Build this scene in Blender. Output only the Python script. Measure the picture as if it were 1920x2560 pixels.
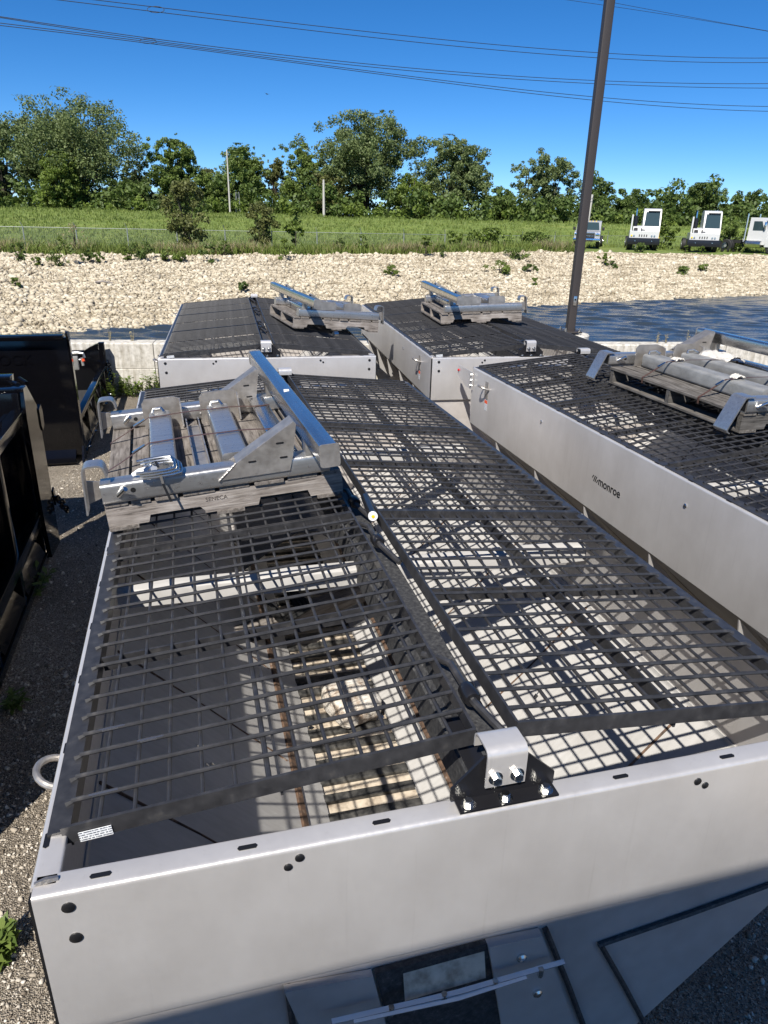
import bpy, bmesh, math, random
import numpy as np
from mathutils import Vector, Matrix, Euler

for o in list(bpy.data.objects): bpy.data.objects.remove(o)
S = bpy.context.scene
COL = S.collection
R = math.radians

# ---------------------------------------------------------------- camera
CAM = Vector((0.402, -1.155, 1.274))
cd = bpy.data.cameras.new('camera'); cam = bpy.data.objects.new('camera', cd); COL.objects.link(cam)
FW = Vector((0.24376, 0.89084, -0.38330)).normalized()
RT = Vector((0.96642, -0.25587, 0.02350)); RT = (RT - FW*RT.dot(FW)).normalized()
UP = RT.cross(FW)
cam.matrix_world = Matrix(((RT.x, UP.x, -FW.x, CAM.x), (RT.y, UP.y, -FW.y, CAM.y), (RT.z, UP.z, -FW.z, CAM.z), (0, 0, 0, 1)))
cd.sensor_fit = 'HORIZONTAL'; cd.sensor_width = 36.0; cd.lens = 36.0*1784.1/1920.0
cd.clip_start = 0.05; cd.clip_end = 6000
S.camera = cam
S.render.resolution_x, S.render.resolution_y = 768, 1024
S.cycles.max_bounces = 6; S.cycles.diffuse_bounces = 2; S.cycles.glossy_bounces = 3; S.cycles.transmission_bounces = 3

# ---------------------------------------------------------------- light
LD = Vector((0.48, 0.75, -1.0)).normalized()
w = bpy.data.worlds.new('World'); S.world = w; w.use_nodes = True
nt = w.node_tree; bg = nt.nodes['Background']
sky = nt.nodes.new('ShaderNodeTexSky'); sky.sky_type = 'NISHITA'; sky.sun_disc = False
sky.sun_elevation = math.asin(-LD.z); sky.sun_rotation = math.atan2(-LD.x, -LD.y)
sky.air_density = 0.65; sky.dust_density = 0.02; sky.ozone_density = 8.0; sky.altitude = 800
hsv = nt.nodes.new('ShaderNodeHueSaturation'); hsv.inputs['Saturation'].default_value = 1.19   # deep clear-weather blue over the whole dome
nt.links.new(sky.outputs[0], hsv.inputs['Color']); nt.links.new(hsv.outputs[0], bg.inputs[0]); bg.inputs[1].default_value = 0.086
sd = bpy.data.lights.new('sun', 'SUN'); sun = bpy.data.objects.new('sun', sd); COL.objects.link(sun)
sd.energy = 5.0; sd.angle = R(0.5); sd.color = (1.0, 0.95, 0.87)
sun.rotation_euler = LD.to_track_quat('-Z', 'Y').to_euler(); sun.location = (-20, -40, 45)
S.view_settings.view_transform = 'Standard'; S.view_settings.look = 'None'
S.view_settings.exposure = 0.65; S.view_settings.gamma = 1.0; S.view_settings.use_curve_mapping = False

# background frame: U to the right, V straight out from the yard across the pond
YAW = 0.26697
def bgp(U, V, z=0.0):
    return Vector((CAM.x + U*math.cos(YAW) + V*math.sin(YAW), CAM.y - U*math.sin(YAW) + V*math.cos(YAW), z))
def bgn(U, V):
    return np.stack([CAM.x + U*math.cos(YAW) + V*math.sin(YAW), CAM.y - U*math.sin(YAW) + V*math.cos(YAW)], -1)
GZ = -1.5      # yard level; the rims of the hoppers are z = 0

# ---------------------------------------------------------------- helpers
def props(o, label=None, cat=None, group=None, kind=None):
    if label: o['label'] = label
    if cat: o['category'] = cat
    if group: o['group'] = group
    if kind: o['kind'] = kind
    return o
def empty(name, loc=(0, 0, 0), rot=(0, 0, 0), label=None, cat=None, group=None):
    o = bpy.data.objects.new(name, None); COL.objects.link(o); o.empty_display_size = 0.2
    o.location = loc; o.rotation_euler = rot
    return props(o, label, cat, group)
def add(name, mesh, parent=None, loc=(0, 0, 0), rot=(0, 0, 0), sc=None):
    o = bpy.data.objects.new(name, mesh); COL.objects.link(o)
    if parent: o.parent = parent
    o.location = loc; o.rotation_euler = rot
    if sc: o.scale = sc
    return o
def copy_tree(o, parent=None):
    c = o.copy(); COL.objects.link(c); c.parent = parent
    for ch in o.children: copy_tree(ch, c)
    return c
def np_mesh(name, verts, faces, mat=None, smooth=False):
    verts = np.asarray(verts, dtype=np.float32); faces = np.asarray(faces, dtype=np.int32)
    m = bpy.data.meshes.new(name); k = faces.shape[1]
    m.vertices.add(len(verts)); m.vertices.foreach_set('co', verts.ravel())
    m.loops.add(faces.size); m.loops.foreach_set('vertex_index', faces.ravel())
    m.polygons.add(len(faces)); m.polygons.foreach_set('loop_start', np.arange(0, faces.size, k, dtype=np.int32))
    m.polygons.foreach_set('loop_total', np.full(len(faces), k, dtype=np.int32))
    if smooth: m.polygons.foreach_set('use_smooth', np.ones(len(faces), dtype=bool))
    m.update(calc_edges=True); m.validate()
    if mat: m.materials.append(mat)
    return m
def V3(a): return Vector(a)
class MB:
    """collects simple solids and builds them as one mesh"""
    def __init__(s): s.v = []; s.f = []
    def raw(s, vs, fs):
        n = len(s.v); s.v += [tuple(x) for x in vs]; s.f += [tuple(i+n for i in f) for f in fs]; return s
    def box(s, x0, x1, y0, y1, z0, z1, c=0.0, M=None):
        if c > 0:
            bm = bmesh.new(); bmesh.ops.create_cube(bm, size=1.0)
            for v in bm.verts: v.co = Vector(((x0+x1)/2 + v.co.x*(x1-x0), (y0+y1)/2 + v.co.y*(y1-y0), (z0+z1)/2 + v.co.z*(z1-z0)))
            bmesh.ops.bevel(bm, geom=bm.edges[:], offset=c, segments=2, affect='EDGES', profile=0.6)
            bm.verts.index_update()
            vs = [v.co.copy() for v in bm.verts]; fs = [[v.index for v in f.verts] for f in bm.faces]; bm.free()
        else:
            vs = [Vector(p) for p in ((x0,y0,z0),(x1,y0,z0),(x1,y1,z0),(x0,y1,z0),(x0,y0,z1),(x1,y0,z1),(x1,y1,z1),(x0,y1,z1))]
            fs = [(3,2,1,0),(4,5,6,7),(0,1,5,4),(1,2,6,5),(2,3,7,6),(3,0,4,7)]
        if M: vs = [M @ v for v in vs]
        return s.raw(vs, fs)
    def extr(s, prof, axis, a0, a1, M=None):
        """closed 2D profile extruded along an axis; profile axes: x->(y,z), y->(x,z), z->(x,y)"""
        n = len(prof); vs = []
        for a in (a0, a1):
            for p in prof:
                vs.append(Vector((a, p[0], p[1])) if axis == 'x' else Vector((p[0], a, p[1])) if axis == 'y' else Vector((p[0], p[1], a)))
        if M: vs = [M @ v for v in vs]
        fs = [(i, (i+1) % n, n+(i+1) % n, n+i) for i in range(n)] + [tuple(reversed(range(n))), tuple(range(n, 2*n))]
        return s.raw(vs, fs)
    def tube(s, pts, r, seg=8, caps=True):
        pts = [Vector(p) for p in pts]; n = len(pts)
        rs = r if isinstance(r, (list, tuple)) else [r]*n
        t0 = (pts[1]-pts[0]).normalized(); ref = Vector((0, 0, 1)) if abs(t0.z) < 0.9 else Vector((1, 0, 0))
        a = t0.cross(ref).normalized(); vs = []
        for i, p in enumerate(pts):
            t = (pts[min(i+1, n-1)]-pts[max(i-1, 0)]).normalized()
            a = (a - t*a.dot(t)); a = a.normalized() if a.length > 1e-6 else t.orthogonal().normalized()
            b = t.cross(a)
            for k in range(seg):
                q = 2*math.pi*k/seg; vs.append(p + (a*math.cos(q)+b*math.sin(q))*rs[i])
        fs = []
        for i in range(n-1):
            for k in range(seg):
                fs.append((i*seg+k, i*seg+(k+1) % seg, (i+1)*seg+(k+1) % seg, (i+1)*seg+k))
        if caps: fs += [tuple(reversed(range(seg))), tuple(range((n-1)*seg, n*seg))]
        return s.raw(vs, fs)
    def strip(s, pts, wdir, wid, th):
        """flat ribbon along pts, wid along wdir"""
        pts = [Vector(p) for p in pts]; wd = Vector(wdir).normalized()*wid/2; n = len(pts); vs = []
        for i, p in enumerate(pts):
            t = (pts[min(i+1, n-1)]-pts[max(i-1, 0)]).normalized(); nn = t.cross(wd).normalized()*th/2
            vs += [p-wd-nn, p+wd-nn, p+wd+nn, p-wd+nn]
        fs = []
        for i in range(n-1):
            for k in range(4): fs.append((i*4+k, i*4+(k+1) % 4, i*4+4+(k+1) % 4, i*4+4+k))
        fs += [(3,2,1,0), tuple(range((n-1)*4, n*4))]
        return s.raw(vs, fs)
    def mesh(s, name, mat, smooth=30):
        m = bpy.data.meshes.new(name); m.from_pydata(s.v, [], s.f); m.validate()
        bm = bmesh.new(); bm.from_mesh(m); bmesh.ops.recalc_face_normals(bm, faces=bm.faces); bm.to_mesh(m); bm.free()
        if smooth:
            m.polygons.foreach_set('use_smooth', np.ones(len(m.polygons), dtype=bool)); m.set_sharp_from_angle(angle=R(smooth))
        m.materials.append(mat); m.update(); return m
    def build(s, name, mat, parent=None, loc=(0, 0, 0), rot=(0, 0, 0), smooth=30):
        return add(name, s.mesh(name, mat, smooth), parent, loc, rot)
def rrect(x0, x1, z0, z1, r, n=3):
    out = []
    for cx, cz, a0 in ((x1-r, z1-r, 0), (x0+r, z1-r, 90), (x0+r, z0+r, 180), (x1-r, z0+r, 270)):
        for k in range(n+1):
            a = R(a0+90*k/n); out.append((cx+r*math.cos(a), cz+r*math.sin(a)))
    return out
def sheet(pts, th, r=0.0, n=3):
    """open 2D polyline -> closed profile of a plate th thick with rounded bends"""
    P = [Vector(p) for p in pts]; Q = [P[0]]
    for i in range(1, len(P)-1):
        if r <= 0: Q.append(P[i]); continue
        a = (P[i-1]-P[i]); b = (P[i+1]-P[i]); rr = min(r, a.length*.45, b.length*.45); a.normalize(); b.normalize()
        A = P[i]+a*rr; B = P[i]+b*rr
        for k in range(n+1):
            t = k/n; Q.append(A*(1-t)**2 + P[i]*2*t*(1-t) + B*t*t)
    Q.append(P[-1]); L = []
    for i, p in enumerate(Q):
        t = (Q[min(i+1, len(Q)-1)]-Q[max(i-1, 0)]).normalized(); nn = Vector((-t.y, t.x)); L.append(p+nn*th)
    return [tuple(p) for p in Q] + [tuple(p) for p in reversed(L)]
CACHE = {}
def cached(key, fn):
    if key not in CACHE: CACHE[key] = fn()
    return CACHE[key]
def hexbolt(r, h, washer=True):
    b = MB()
    if washer: b.tube([(0,0,0),(0,0,.25*h)], r*1.55, 14)
    b.tube([(0,0,.25*h if washer else 0),(0,0,h*.95),(0,0,h)], [r, r, r*.86], 6)
    return b
def text_mesh(txt, size, mat, bold=0.0, ext=0.0006):
    c = bpy.data.curves.new('lettering', 'FONT'); c.body = txt; c.size = size; c.offset = bold; c.extrude = ext
    o = bpy.data.objects.new('lettering', c); COL.objects.link(o)
    dg = bpy.context.evaluated_depsgraph_get(); m = bpy.data.meshes.new_from_object(o.evaluated_get(dg))
    bpy.data.objects.remove(o); m.materials.clear(); m.materials.append(mat); return m

# ---------------------------------------------------------------- materials
def M_(name, col=(.5,.5,.5), rough=.5, metal=0.0, spec=.5):
    m = bpy.data.materials.new(name); m.use_nodes = True; b = m.node_tree.nodes['Principled BSDF']
    b.inputs['Base Color'].default_value = (*col, 1); b.inputs['Roughness'].default_value = rough
    b.inputs['Metallic'].default_value = metal; b.inputs['Specular IOR Level'].default_value = spec
    return m
def nodes(m): return m.node_tree.nodes, m.node_tree.links, m.node_tree.nodes['Principled BSDF']
def coord(m, scale=(1,1,1), kind='Object'):
    N, L, b = nodes(m); tc = N.new('ShaderNodeTexCoord'); mp = N.new('ShaderNodeMapping'); mp.inputs['Scale'].default_value = scale
    L.new(tc.outputs[kind], mp.inputs[0]); return mp.outputs[0]
def noise(m, vec, scale, detail=4, rough=.55, dist=0.0):
    N, L, b = nodes(m); n = N.new('ShaderNodeTexNoise'); n.inputs['Scale'].default_value = scale; n.inputs['Detail'].default_value = detail
    n.inputs['Roughness'].default_value = rough; n.inputs['Distortion'].default_value = dist
    if vec is not None: L.new(vec, n.inputs['Vector'])
    return n.outputs[0]
def ramp(m, fac, stops, interp='LINEAR'):
    N, L, b = nodes(m); r = N.new('ShaderNodeValToRGB'); r.color_ramp.interpolation = interp; e = r.color_ramp.elements
    while len(e) < len(stops): e.new(.5)
    for i, (p, c) in enumerate(stops): e[i].position = p; e[i].color = (*c, 1) if len(c) == 3 else c
    L.new(fac, r.inputs[0]); return r.outputs[0]
def mix(m, a, b_, fac, mode='MIX'):
    N, L, b = nodes(m); x = N.new('ShaderNodeMix'); x.data_type = 'RGBA'; x.blend_type = mode
    for sock, val in ((x.inputs[6], a), (x.inputs[7], b_)):
        if isinstance(val, tuple): sock.default_value = (*val, 1)
        else: L.new(val, sock)
    if isinstance(fac, (int, float)): x.inputs[0].default_value = fac
    else: L.new(fac, x.inputs[0])
    return x.outputs[2]
def setc(m, col): N, L, b = nodes(m); L.new(col, b.inputs['Base Color'])
def setr(m, val): N, L, b = nodes(m); L.new(val, b.inputs['Roughness'])
def bump(m, h, strength=.3, dist=.01):
    N, L, b = nodes(m); bp = N.new('ShaderNodeBump'); bp.inputs['Strength'].default_value = strength; bp.inputs['Distance'].default_value = dist
    L.new(h, bp.inputs['Height']); L.new(bp.outputs[0], b.inputs['Normal']); return bp
def grey(a): return (a, a, a)

def steel(name, lo, hi, rough, metal, streak=(3.5, 3.5, 1.2), bm=.03):
    m = M_(name, hi, rough, metal)
    v = coord(m, streak); n1 = noise(m, v, 3.0, 5, .6); v2 = coord(m, (1,1,1)); n2 = noise(m, v2, 2.2, 4)
    c = ramp(m, n1, [(.3, lo), (.7, hi)]); d = ramp(m, n2, [(.35, (.86,.85,.84)), (.65, (1,1,1))])
    setc(m, mix(m, c, d, 1.0, 'MULTIPLY'))
    n3 = noise(m, v2, 60, 3); setr(m, ramp(m, n3, [(.3, grey(rough-.06)), (.7, grey(rough+.07))]))
    if bm: bump(m, n3, bm, .002)
    return m
M_WALL = steel('matt_stainless', (.635,.615,.60), (.675,.655,.64), .34, .52)
drip = noise(M_WALL, coord(M_WALL, (28, 28, .9)), 1.6, 6, .62); N, L, b = nodes(M_WALL); old = b.inputs['Base Color'].links[0].from_socket
setc(M_WALL, mix(M_WALL, old, ramp(M_WALL, drip, [(.30, (.84,.83,.82)), (.42, (1,1,1))]), .4, 'MULTIPLY'))
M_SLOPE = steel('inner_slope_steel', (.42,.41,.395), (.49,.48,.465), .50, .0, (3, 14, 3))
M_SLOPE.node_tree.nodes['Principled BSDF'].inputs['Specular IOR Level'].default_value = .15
M_TUBE = steel('mill_stainless', (.46,.455,.45), (.62,.615,.605), .32, .85, (.6, 16, 16), .0)
M_PLATE = steel('rolled_plate', (.34,.315,.29), (.52,.49,.455), .40, .75, (5, 5, 5))
M_LOWER = steel('shaded_end_plate', (.56,.52,.49), (.64,.60,.57), .42, .35, (5, 5, 5), 0)  # same stainless as the walls; warm tint put in to offset blue shade
M_BEAM = steel('polished_beam', (.50,.50,.50), (.66,.66,.66), .22, .97, (16, .6, 16), .0)
M_BRIGHT = M_('zinc_bright', (.66,.66,.64), .25, 1.0)
M_GALV = steel('dull_galvanised', (.22,.22,.215), (.36,.36,.35), .55, .35, (6, 3, 6))
M_GRID = M_('grate_paint', (.04,.04,.043), .38)
v = coord(M_GRID); n = noise(M_GRID, v, 26, 4); setc(M_GRID, ramp(M_GRID, n, [(.35, (.021,.021,.023)), (.62, (.036,.036,.039)), (.8, (.065,.062,.06))]))
bump(M_GRID, noise(M_GRID, v, 90, 3), .15, .002)
M_WORN = M_('worn_rod', (.26,.26,.27), .25, .9)
M_BLACK = M_('black_gloss_paint', (.003,.003,.004), .1, 0, .45)
v = coord(M_BLACK); n = noise(M_BLACK, v, 5, 5); setr(M_BLACK, ramp(M_BLACK, n, [(.3, grey(.05)), (.75, grey(.16))]))
bump(M_BLACK, noise(M_BLACK, v, 1.3, 2), .05, .03)
M_BRKT = M_('black_bracket', (.012,.012,.014), .28)
M_RIDGE = M_('ridge_paint', (.03,.03,.03), .6)
v = coord(M_RIDGE); n = noise(M_RIDGE, v, 70, 5, .7); setc(M_RIDGE, ramp(M_RIDGE, n, [(.4, (.022,.022,.024)), (.62, (.06,.06,.06)), (.72, (.15,.145,.14))]))
M_HOLE = M_('plug_rubber', (.008,.008,.009), .45)
M_RUST = M_('weld_rust', (.09,.05,.03), .8)
v = coord(M_RUST); setc(M_RUST, ramp(M_RUST, noise(M_RUST, v, 30, 5), [(.35, (.045,.03,.022)), (.6, (.13,.075,.045)), (.75, (.3,.26,.22))]))
M_WELD = M_('weld_bead', (.35,.33,.31), .38, .8); bump(M_WELD, noise(M_WELD, coord(M_WELD), 90, 2), .7, .004)
M_STRAP = M_('strap_steel', (.10,.055,.04), .45, .3)
def wood(name, a, b_, axis):
    m = M_(name, a, .85); sc = [22, 22, 22]; sc[axis] = 1.6
    v = coord(m, tuple(sc)); n1 = noise(m, v, 3.2, 6, .65, .6); n2 = noise(m, coord(m), 7, 3)
    c = ramp(m, n1, [(.32, tuple(x*.25 for x in a)), (.42, a), (.7, b_)])
    setc(m, mix(m, c, ramp(m, n2, [(.3, (.6,.58,.55)), (.7, (1,1,1))]), 1.0, 'MULTIPLY')); bump(m, n1, .6, .006); return m
M_WOODX = wood('weathered_wood_x', (.235,.205,.185), (.43,.395,.365), 0)
M_WOODY = wood('weathered_wood_y', (.135,.118,.105), (.265,.24,.22), 1)
M_WOODDX = wood('dark_weathered_wood_x', (.075,.07,.065), (.17,.16,.15), 0)
M_WOODDY = wood('dark_weathered_wood_y', (.10,.09,.08), (.22,.205,.19), 1)
M_STENCIL = M_('faded_stencil', (.06,.05,.045), .9)
M_TAN = M_('conveyor_plate', (.5,.42,.33), .6, .1)
v = coord(M_TAN); setc(M_TAN, ramp(M_TAN, noise(M_TAN, v, 20, 5), [(.32, (.30,.24,.18)), (.5, (.54,.46,.36)), (.75, (.66,.58,.47))]))
M_SLAT = M_('conveyor_bar', (.05,.05,.048), .6, .4); setc(M_SLAT, ramp(M_SLAT, noise(M_SLAT, coord(M_SLAT), 25, 4), [(.35, (.03,.03,.03)), (.7, (.12,.115,.105))]))
M_WRAP = M_('stretch_wrap', (.62,.58,.52), .35); setc(M_WRAP, ramp(M_WRAP, noise(M_WRAP, coord(M_WRAP), 9, 5, .7), [(.38, (.30,.22,.16)), (.5, (.62,.57,.5)), (.7, (.78,.76,.72))])); bump(M_WRAP, noise(M_WRAP, coord(M_WRAP, (3, 14, 14)), 6, 4), .7, .02)
M_FOAM = M_('torn_white_wrap', (.55,.52,.47), .6); bump(M_FOAM, noise(M_FOAM, coord(M_FOAM), 25, 4), .8, .01)
M_LABEL = M_('paper_label', (.8,.8,.8), .5)
def label_mat(name, bgc, ink, sc, thr):
    m = M_(name, bgc, .5); v = coord(m, sc); n = noise(m, v, 1.0, 1); setc(m, ramp(m, n, [(thr, bgc), (thr+.02, ink)], 'CONSTANT')); return m
M_PRINT = M_('printed_label', (.72,.74,.76), .5); N, L, b = nodes(M_PRINT); sx_ = N.new('ShaderNodeSeparateXYZ'); L.new(coord(M_PRINT), sx_.inputs[0])
def mth(op, a, c):
    n_ = N.new('ShaderNodeMath'); n_.operation = op
    for k_, q_ in enumerate((a, c)):
        if isinstance(q_, (int, float)): n_.inputs[k_].default_value = q_
        else: L.new(q_, n_.inputs[k_])
    return n_.outputs[0]
rowz = mth('MULTIPLY', sx_.outputs[2], 150.0); rid = mth('FLOOR', rowz, 0); fr_ = mth('FRACT', rowz, 0)
along = mth('ADD', mth('MULTIPLY', mth('ADD', sx_.outputs[0], sx_.outputs[1]), 260.0), mth('MULTIPLY', rid, 17.3)); cx_ = N.new('ShaderNodeCombineXYZ'); L.new(along, cx_.inputs[0])
ink = mth('MULTIPLY', mth('GREATER_THAN', noise(M_PRINT, cx_.outputs[0], 1.0, 1), .44), mth('MULTIPLY', mth('GREATER_THAN', fr_, .35), mth('LESS_THAN', fr_, .85)))
setc(M_PRINT, mix(M_PRINT, (.72,.74,.76), (.10,.11,.14), ink))
M_RED = M_('red_print', (.7,.08,.02), .5)
M_REDLENS = M_('red_lens', (.45,.01,.01), .2)
M_RUBBER = M_('rubber', (.012,.012,.012), .7)
M_YELLOW = M_('yellow_paint', (.75,.5,.02), .45)
M_WHITE = M_('white_vehicle_paint', (.52,.52,.515), .28)
M_SILVER = M_('silver_vehicle_paint', (.36,.37,.385), .28, .3)
M_CHROME = M_('chrome', (.7,.7,.72), .12, 1.0)
M_GLASS = M_('dark_glass', (.03,.05,.055), .06, 0, .8)
M_POLE = M_('bronze_pole_paint', (.035,.029,.027), .5)
M_CLEAR = M_('clear_strip', (.6,.62,.62), .15, .4)

# concrete
M_CONC = M_('concrete', (.5,.47,.42), .85)
n1 = noise(M_CONC, coord(M_CONC, (7, 7, .6)), 2.0, 6, .65); n2 = noise(M_CONC, coord(M_CONC), 14, 6, .65); n3 = noise(M_CONC, coord(M_CONC), 1.2, 3)
c = ramp(M_CONC, n2, [(.34, (.42,.40,.355)), (.5, (.60,.575,.525)), (.68, (.70,.675,.62))])
c = mix(M_CONC, c, ramp(M_CONC, n1, [(.36, (.55,.52,.46)), (.6, (1,1,1))]), .8, 'MULTIPLY'); c = mix(M_CONC, c, ramp(M_CONC, n3, [(.3, (.85,.84,.82)), (.7, (1,1,1))]), 1.0, 'MULTIPLY')
setc(M_CONC, c); bump(M_CONC, n2, .4, .01)
# yard gravel / worn asphalt
M_YARD = M_('yard_chip_surface', (.2,.19,.17), .9)
N, L, b = nodes(M_YARD); v = coord(M_YARD)
vo = N.new('ShaderNodeTexVoronoi'); vo.inputs['Scale'].default_value = 150; L.new(v, vo.inputs['Vector'])
vo2 = N.new('ShaderNodeTexVoronoi'); vo2.inputs['Scale'].default_value = 75; L.new(v, vo2.inputs['Vector'])
bw = N.new('ShaderNodeRGBToBW'); L.new(vo.outputs['Color'], bw.inputs[0]); bw2 = N.new('ShaderNodeRGBToBW'); L.new(vo2.outputs['Color'], bw2.inputs[0])
c1 = ramp(M_YARD, bw.outputs[0], [(.2, (.11,.09,.068)), (.5, (.31,.27,.215)), (.72, (.50,.445,.37)), (.9, (.68,.63,.55))])
c2 = ramp(M_YARD, bw2.outputs[0], [(.6, (0,0,0)), (.75, (1,1,1))]); c1 = mix(M_YARD, c1, (.33,.29,.24), c2)
n = noise(M_YARD, v, 1.1, 5); c1 = mix(M_YARD, c1, ramp(M_YARD, n, [(.35, (.6,.57,.53)), (.65, (1.0,.98,.94))]), 1.0, 'MULTIPLY')
setc(M_YARD, c1); bump(M_YARD, vo.outputs['Distance'], .9, .02)
def stone_mat(name, a, b_, c_):
    m = M_(name, b_, .9); N, L, b = nodes(m); g = N.new('ShaderNodeNewGeometry'); v = coord(m)
    r1 = ramp(m, g.outputs['Random Per Island'], [(0, a), (.45, b_), (1, c_)]); n = noise(m, v, 11, 4)
    setc(m, mix(m, r1, ramp(m, n, [(.3, (.78,.76,.72)), (.7, (1,1,1))]), 1.0, 'MULTIPLY')); bump(m, noise(m, v, 30, 4), .4, .02); return m
M_STONE = stone_mat('limestone', (.33,.28,.20), (.53,.465,.35), (.66,.60,.48))
N, L, b = nodes(M_STONE); old = b.inputs['Base Color'].links[0].from_socket
setc(M_STONE, mix(M_STONE, old, ramp(M_STONE, noise(M_STONE, coord(M_STONE, kind='Generated'), 26, 5, .6), [(.34, (.55,.52,.47)), (.52, (1,1,1))]), 1.0, 'MULTIPLY'))
M_CHIP = stone_mat('gravel_chip', (.15,.12,.09), (.42,.37,.30), (.68,.63,.56))
M_BANK = M_('bank_fines', (.4,.35,.26), .95)
setc(M_BANK, ramp(M_BANK, noise(M_BANK, coord(M_BANK), 6, 6, .7), [(.35, (.17,.14,.10)), (.6, (.36,.31,.22))]))
M_FIELD = M_('field_turf', (.1,.15,.03), .95)
v = coord(M_FIELD); n1 = noise(M_FIELD, coord(M_FIELD, (1, 2.2, 1)), .35, 5); n2 = noise(M_FIELD, v, 3.2, 5, .7)
c = mix(M_FIELD, ramp(M_FIELD, n1, [(.3, (.11,.165,.028)), (.55, (.165,.225,.046)), (.75, (.235,.26,.078))]), ramp(M_FIELD, n2, [(.3, (.45,.5,.4)), (.7, (1.15,1.1,1.0))]), 1.0, 'MULTIPLY')
setc(M_FIELD, c); bump(M_FIELD, n2, .8, .15)
def leaf_mat(name, a, b_, trans=.36):
    m = M_(name, a, .55, 0, .35); N, L, b = nodes(m); g = N.new('ShaderNodeNewGeometry')
    c = ramp(m, g.outputs['Random Per Island'], [(0, a), (1, b_)])
    c = mix(m, c, ramp(m, noise(m, coord(m), .45, 3), [(.3, (.72,.74,.7)), (.7, (1.1,1.1,1.05))]), 1.0, 'MULTIPLY'); setc(m, c)
    tr = N.new('ShaderNodeBsdfTranslucent'); L.new(c, tr.inputs[0]); mx = N.new('ShaderNodeMixShader'); mx.inputs[0].default_value = trans
    L.new(b.outputs[0], mx.inputs[1]); L.new(tr.outputs[0], mx.inputs[2]); L.new(mx.outputs[0], N['Material Output'].inputs[0]); return m
M_LEAF_COT = leaf_mat('cottonwood_leaf', (.095,.138,.045), (.215,.262,.108))
M_LEAF_MID = leaf_mat('broad_leaf', (.098,.152,.032), (.205,.268,.066))
M_LEAF_LIT = leaf_mat('young_leaf', (.11,.165,.026), (.20,.26,.055))
M_LEAF_DRK = leaf_mat('dense_leaf', (.066,.11,.025), (.145,.20,.052))
M_LEAF_BRN = leaf_mat('brownish_leaf', (.105,.12,.036), (.19,.20,.066))
M_GRASS = leaf_mat('grass_blade', (.125,.185,.032), (.25,.295,.082), .3)
M_DRY = leaf_mat('dry_grass_blade', (.30,.24,.13), (.48,.41,.26), .3)
M_BARK = M_('bark', (.06,.048,.036), .9); setc(M_BARK, ramp(M_BARK, noise(M_BARK, coord(M_BARK, (4, 4, .7)), 3, 5), [(.3, (.022,.018,.014)), (.7, (.085,.07,.052))]))
M_POLEW = M_('pale_pole', (.42,.40,.37), .8)
M_WIRE = M_('wire_metal', (.02,.025,.035), .6)
M_LINK = M_('galvanised_wire', (.26,.28,.27), .55, .4)
# water
M_WATER = M_('pond_water', (.030,.038,.042), .13, 0, .42)
v = coord(M_WATER, (1, 1, 1)); nw1 = noise(M_WATER, coord(M_WATER, (.8, 2.2, 1)), 1.1, 5, .6, .4); nw2 = noise(M_WATER, coord(M_WATER, (1.1, 3.0, 1)), 4.0, 4, .6)
N, L, b = nodes(M_WATER); ad = N.new('ShaderNodeMath'); ad.operation = 'MULTIPLY_ADD'; L.new(nw2, ad.inputs[0]); ad.inputs[1].default_value = .35; L.new(nw1, ad.inputs[2])
bump(M_WATER, ad.outputs[0], .5, .06)

# ================================================================ SETTING
rng = np.random.default_rng(7); rnd = random.Random(7)
WX0, WY0, WSL = -1.27, 11.05, -0.1385                   # plan line of the pond wall
def wall_y(x): return WY0 + WSL*(x-WX0)
WANG = math.atan(WSL)

g = np_mesh('ground', [(-60,-60,GZ),(60,-60,GZ),(60,wall_y(60)-.02,GZ),(-60,wall_y(-60)-.02,GZ)], [(0,1,2,3)], M_YARD)
props(add('ground', g), 'worn chip-sealed yard of grey and tan gravel', None, None, 'structure')

def toeV(U): return np.interp(U, [-80,-40,-14,-8.9,7.2,15,25,60,100], [-20,9,26.2,29.5,39.5,44.2,49.5,67,85])
def topV(U): return np.interp(U, [-80,-40,-22,-11,0,10,18,25,60,100], [34,38,42,43.5,46.5,51,55,57.5,70,86])
def topZ(U): return np.interp(U, [-80,-22,-11,0,10,18,25,60,100], [-1.1,-1.05,-.97,-.82,-.62,-.74,-.80,-.9,-.9])
def fenV(U): return np.interp(U, [-80,-23.5,-14,0,11,17,28,60,100], [34,46,48.5,52,56.5,64,69.5,84,95])
def wob(U, V): return .035*np.sin(U*.9+V*.35)+.03*np.sin(U*.37-V*.8+1.3)+.02*np.sin(U*2.1+V*1.7)
def zt(U, V):
    U = np.asarray(U, float); V = np.asarray(V, float)
    t, bb, z = toeV(U), topV(U), topZ(U); f = fenV(U)+3
    zl = z - .16; s1 = np.clip((V-t)/(bb-t), -2, 1); a = -3 + (zl+3)*s1
    Lv = np.where(U < -7, 1.1, .97); s2 = np.clip((V-f)/np.maximum(80-f, 1), 0, 1); s2 = s2*s2*(3-2*s2)
    flat = zl + .14*np.clip((V-bb)/2.0, 0, 1); c = flat + (Lv-flat)*s2
    out = np.where(V < bb, a, np.where(V < f, flat, c))
    back = Lv + (0-Lv)*np.clip((V-83)/12, 0, 1); out = np.where(V > 83, back, out)
    return out + np.where((V > t) & (V < 90), wob(U, V), 0)
def grid_mesh(name, Us, rows, mat):
    P = []; 
    for r in rows:
        V = r(Us); xy = bgn(Us, V); P.append(np.c_[xy, zt(Us, V)])
    P = np.concatenate(P); n = len(Us); F = []
    for j in range(len(rows)-1):
        for i in range(n-1): F.append((j*n+i, j*n+i+1, (j+1)*n+i+1, (j+1)*n+i))
    return np_mesh(name, P, F, mat, True)
Us = np.linspace(-75, 95, 171)
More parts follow.
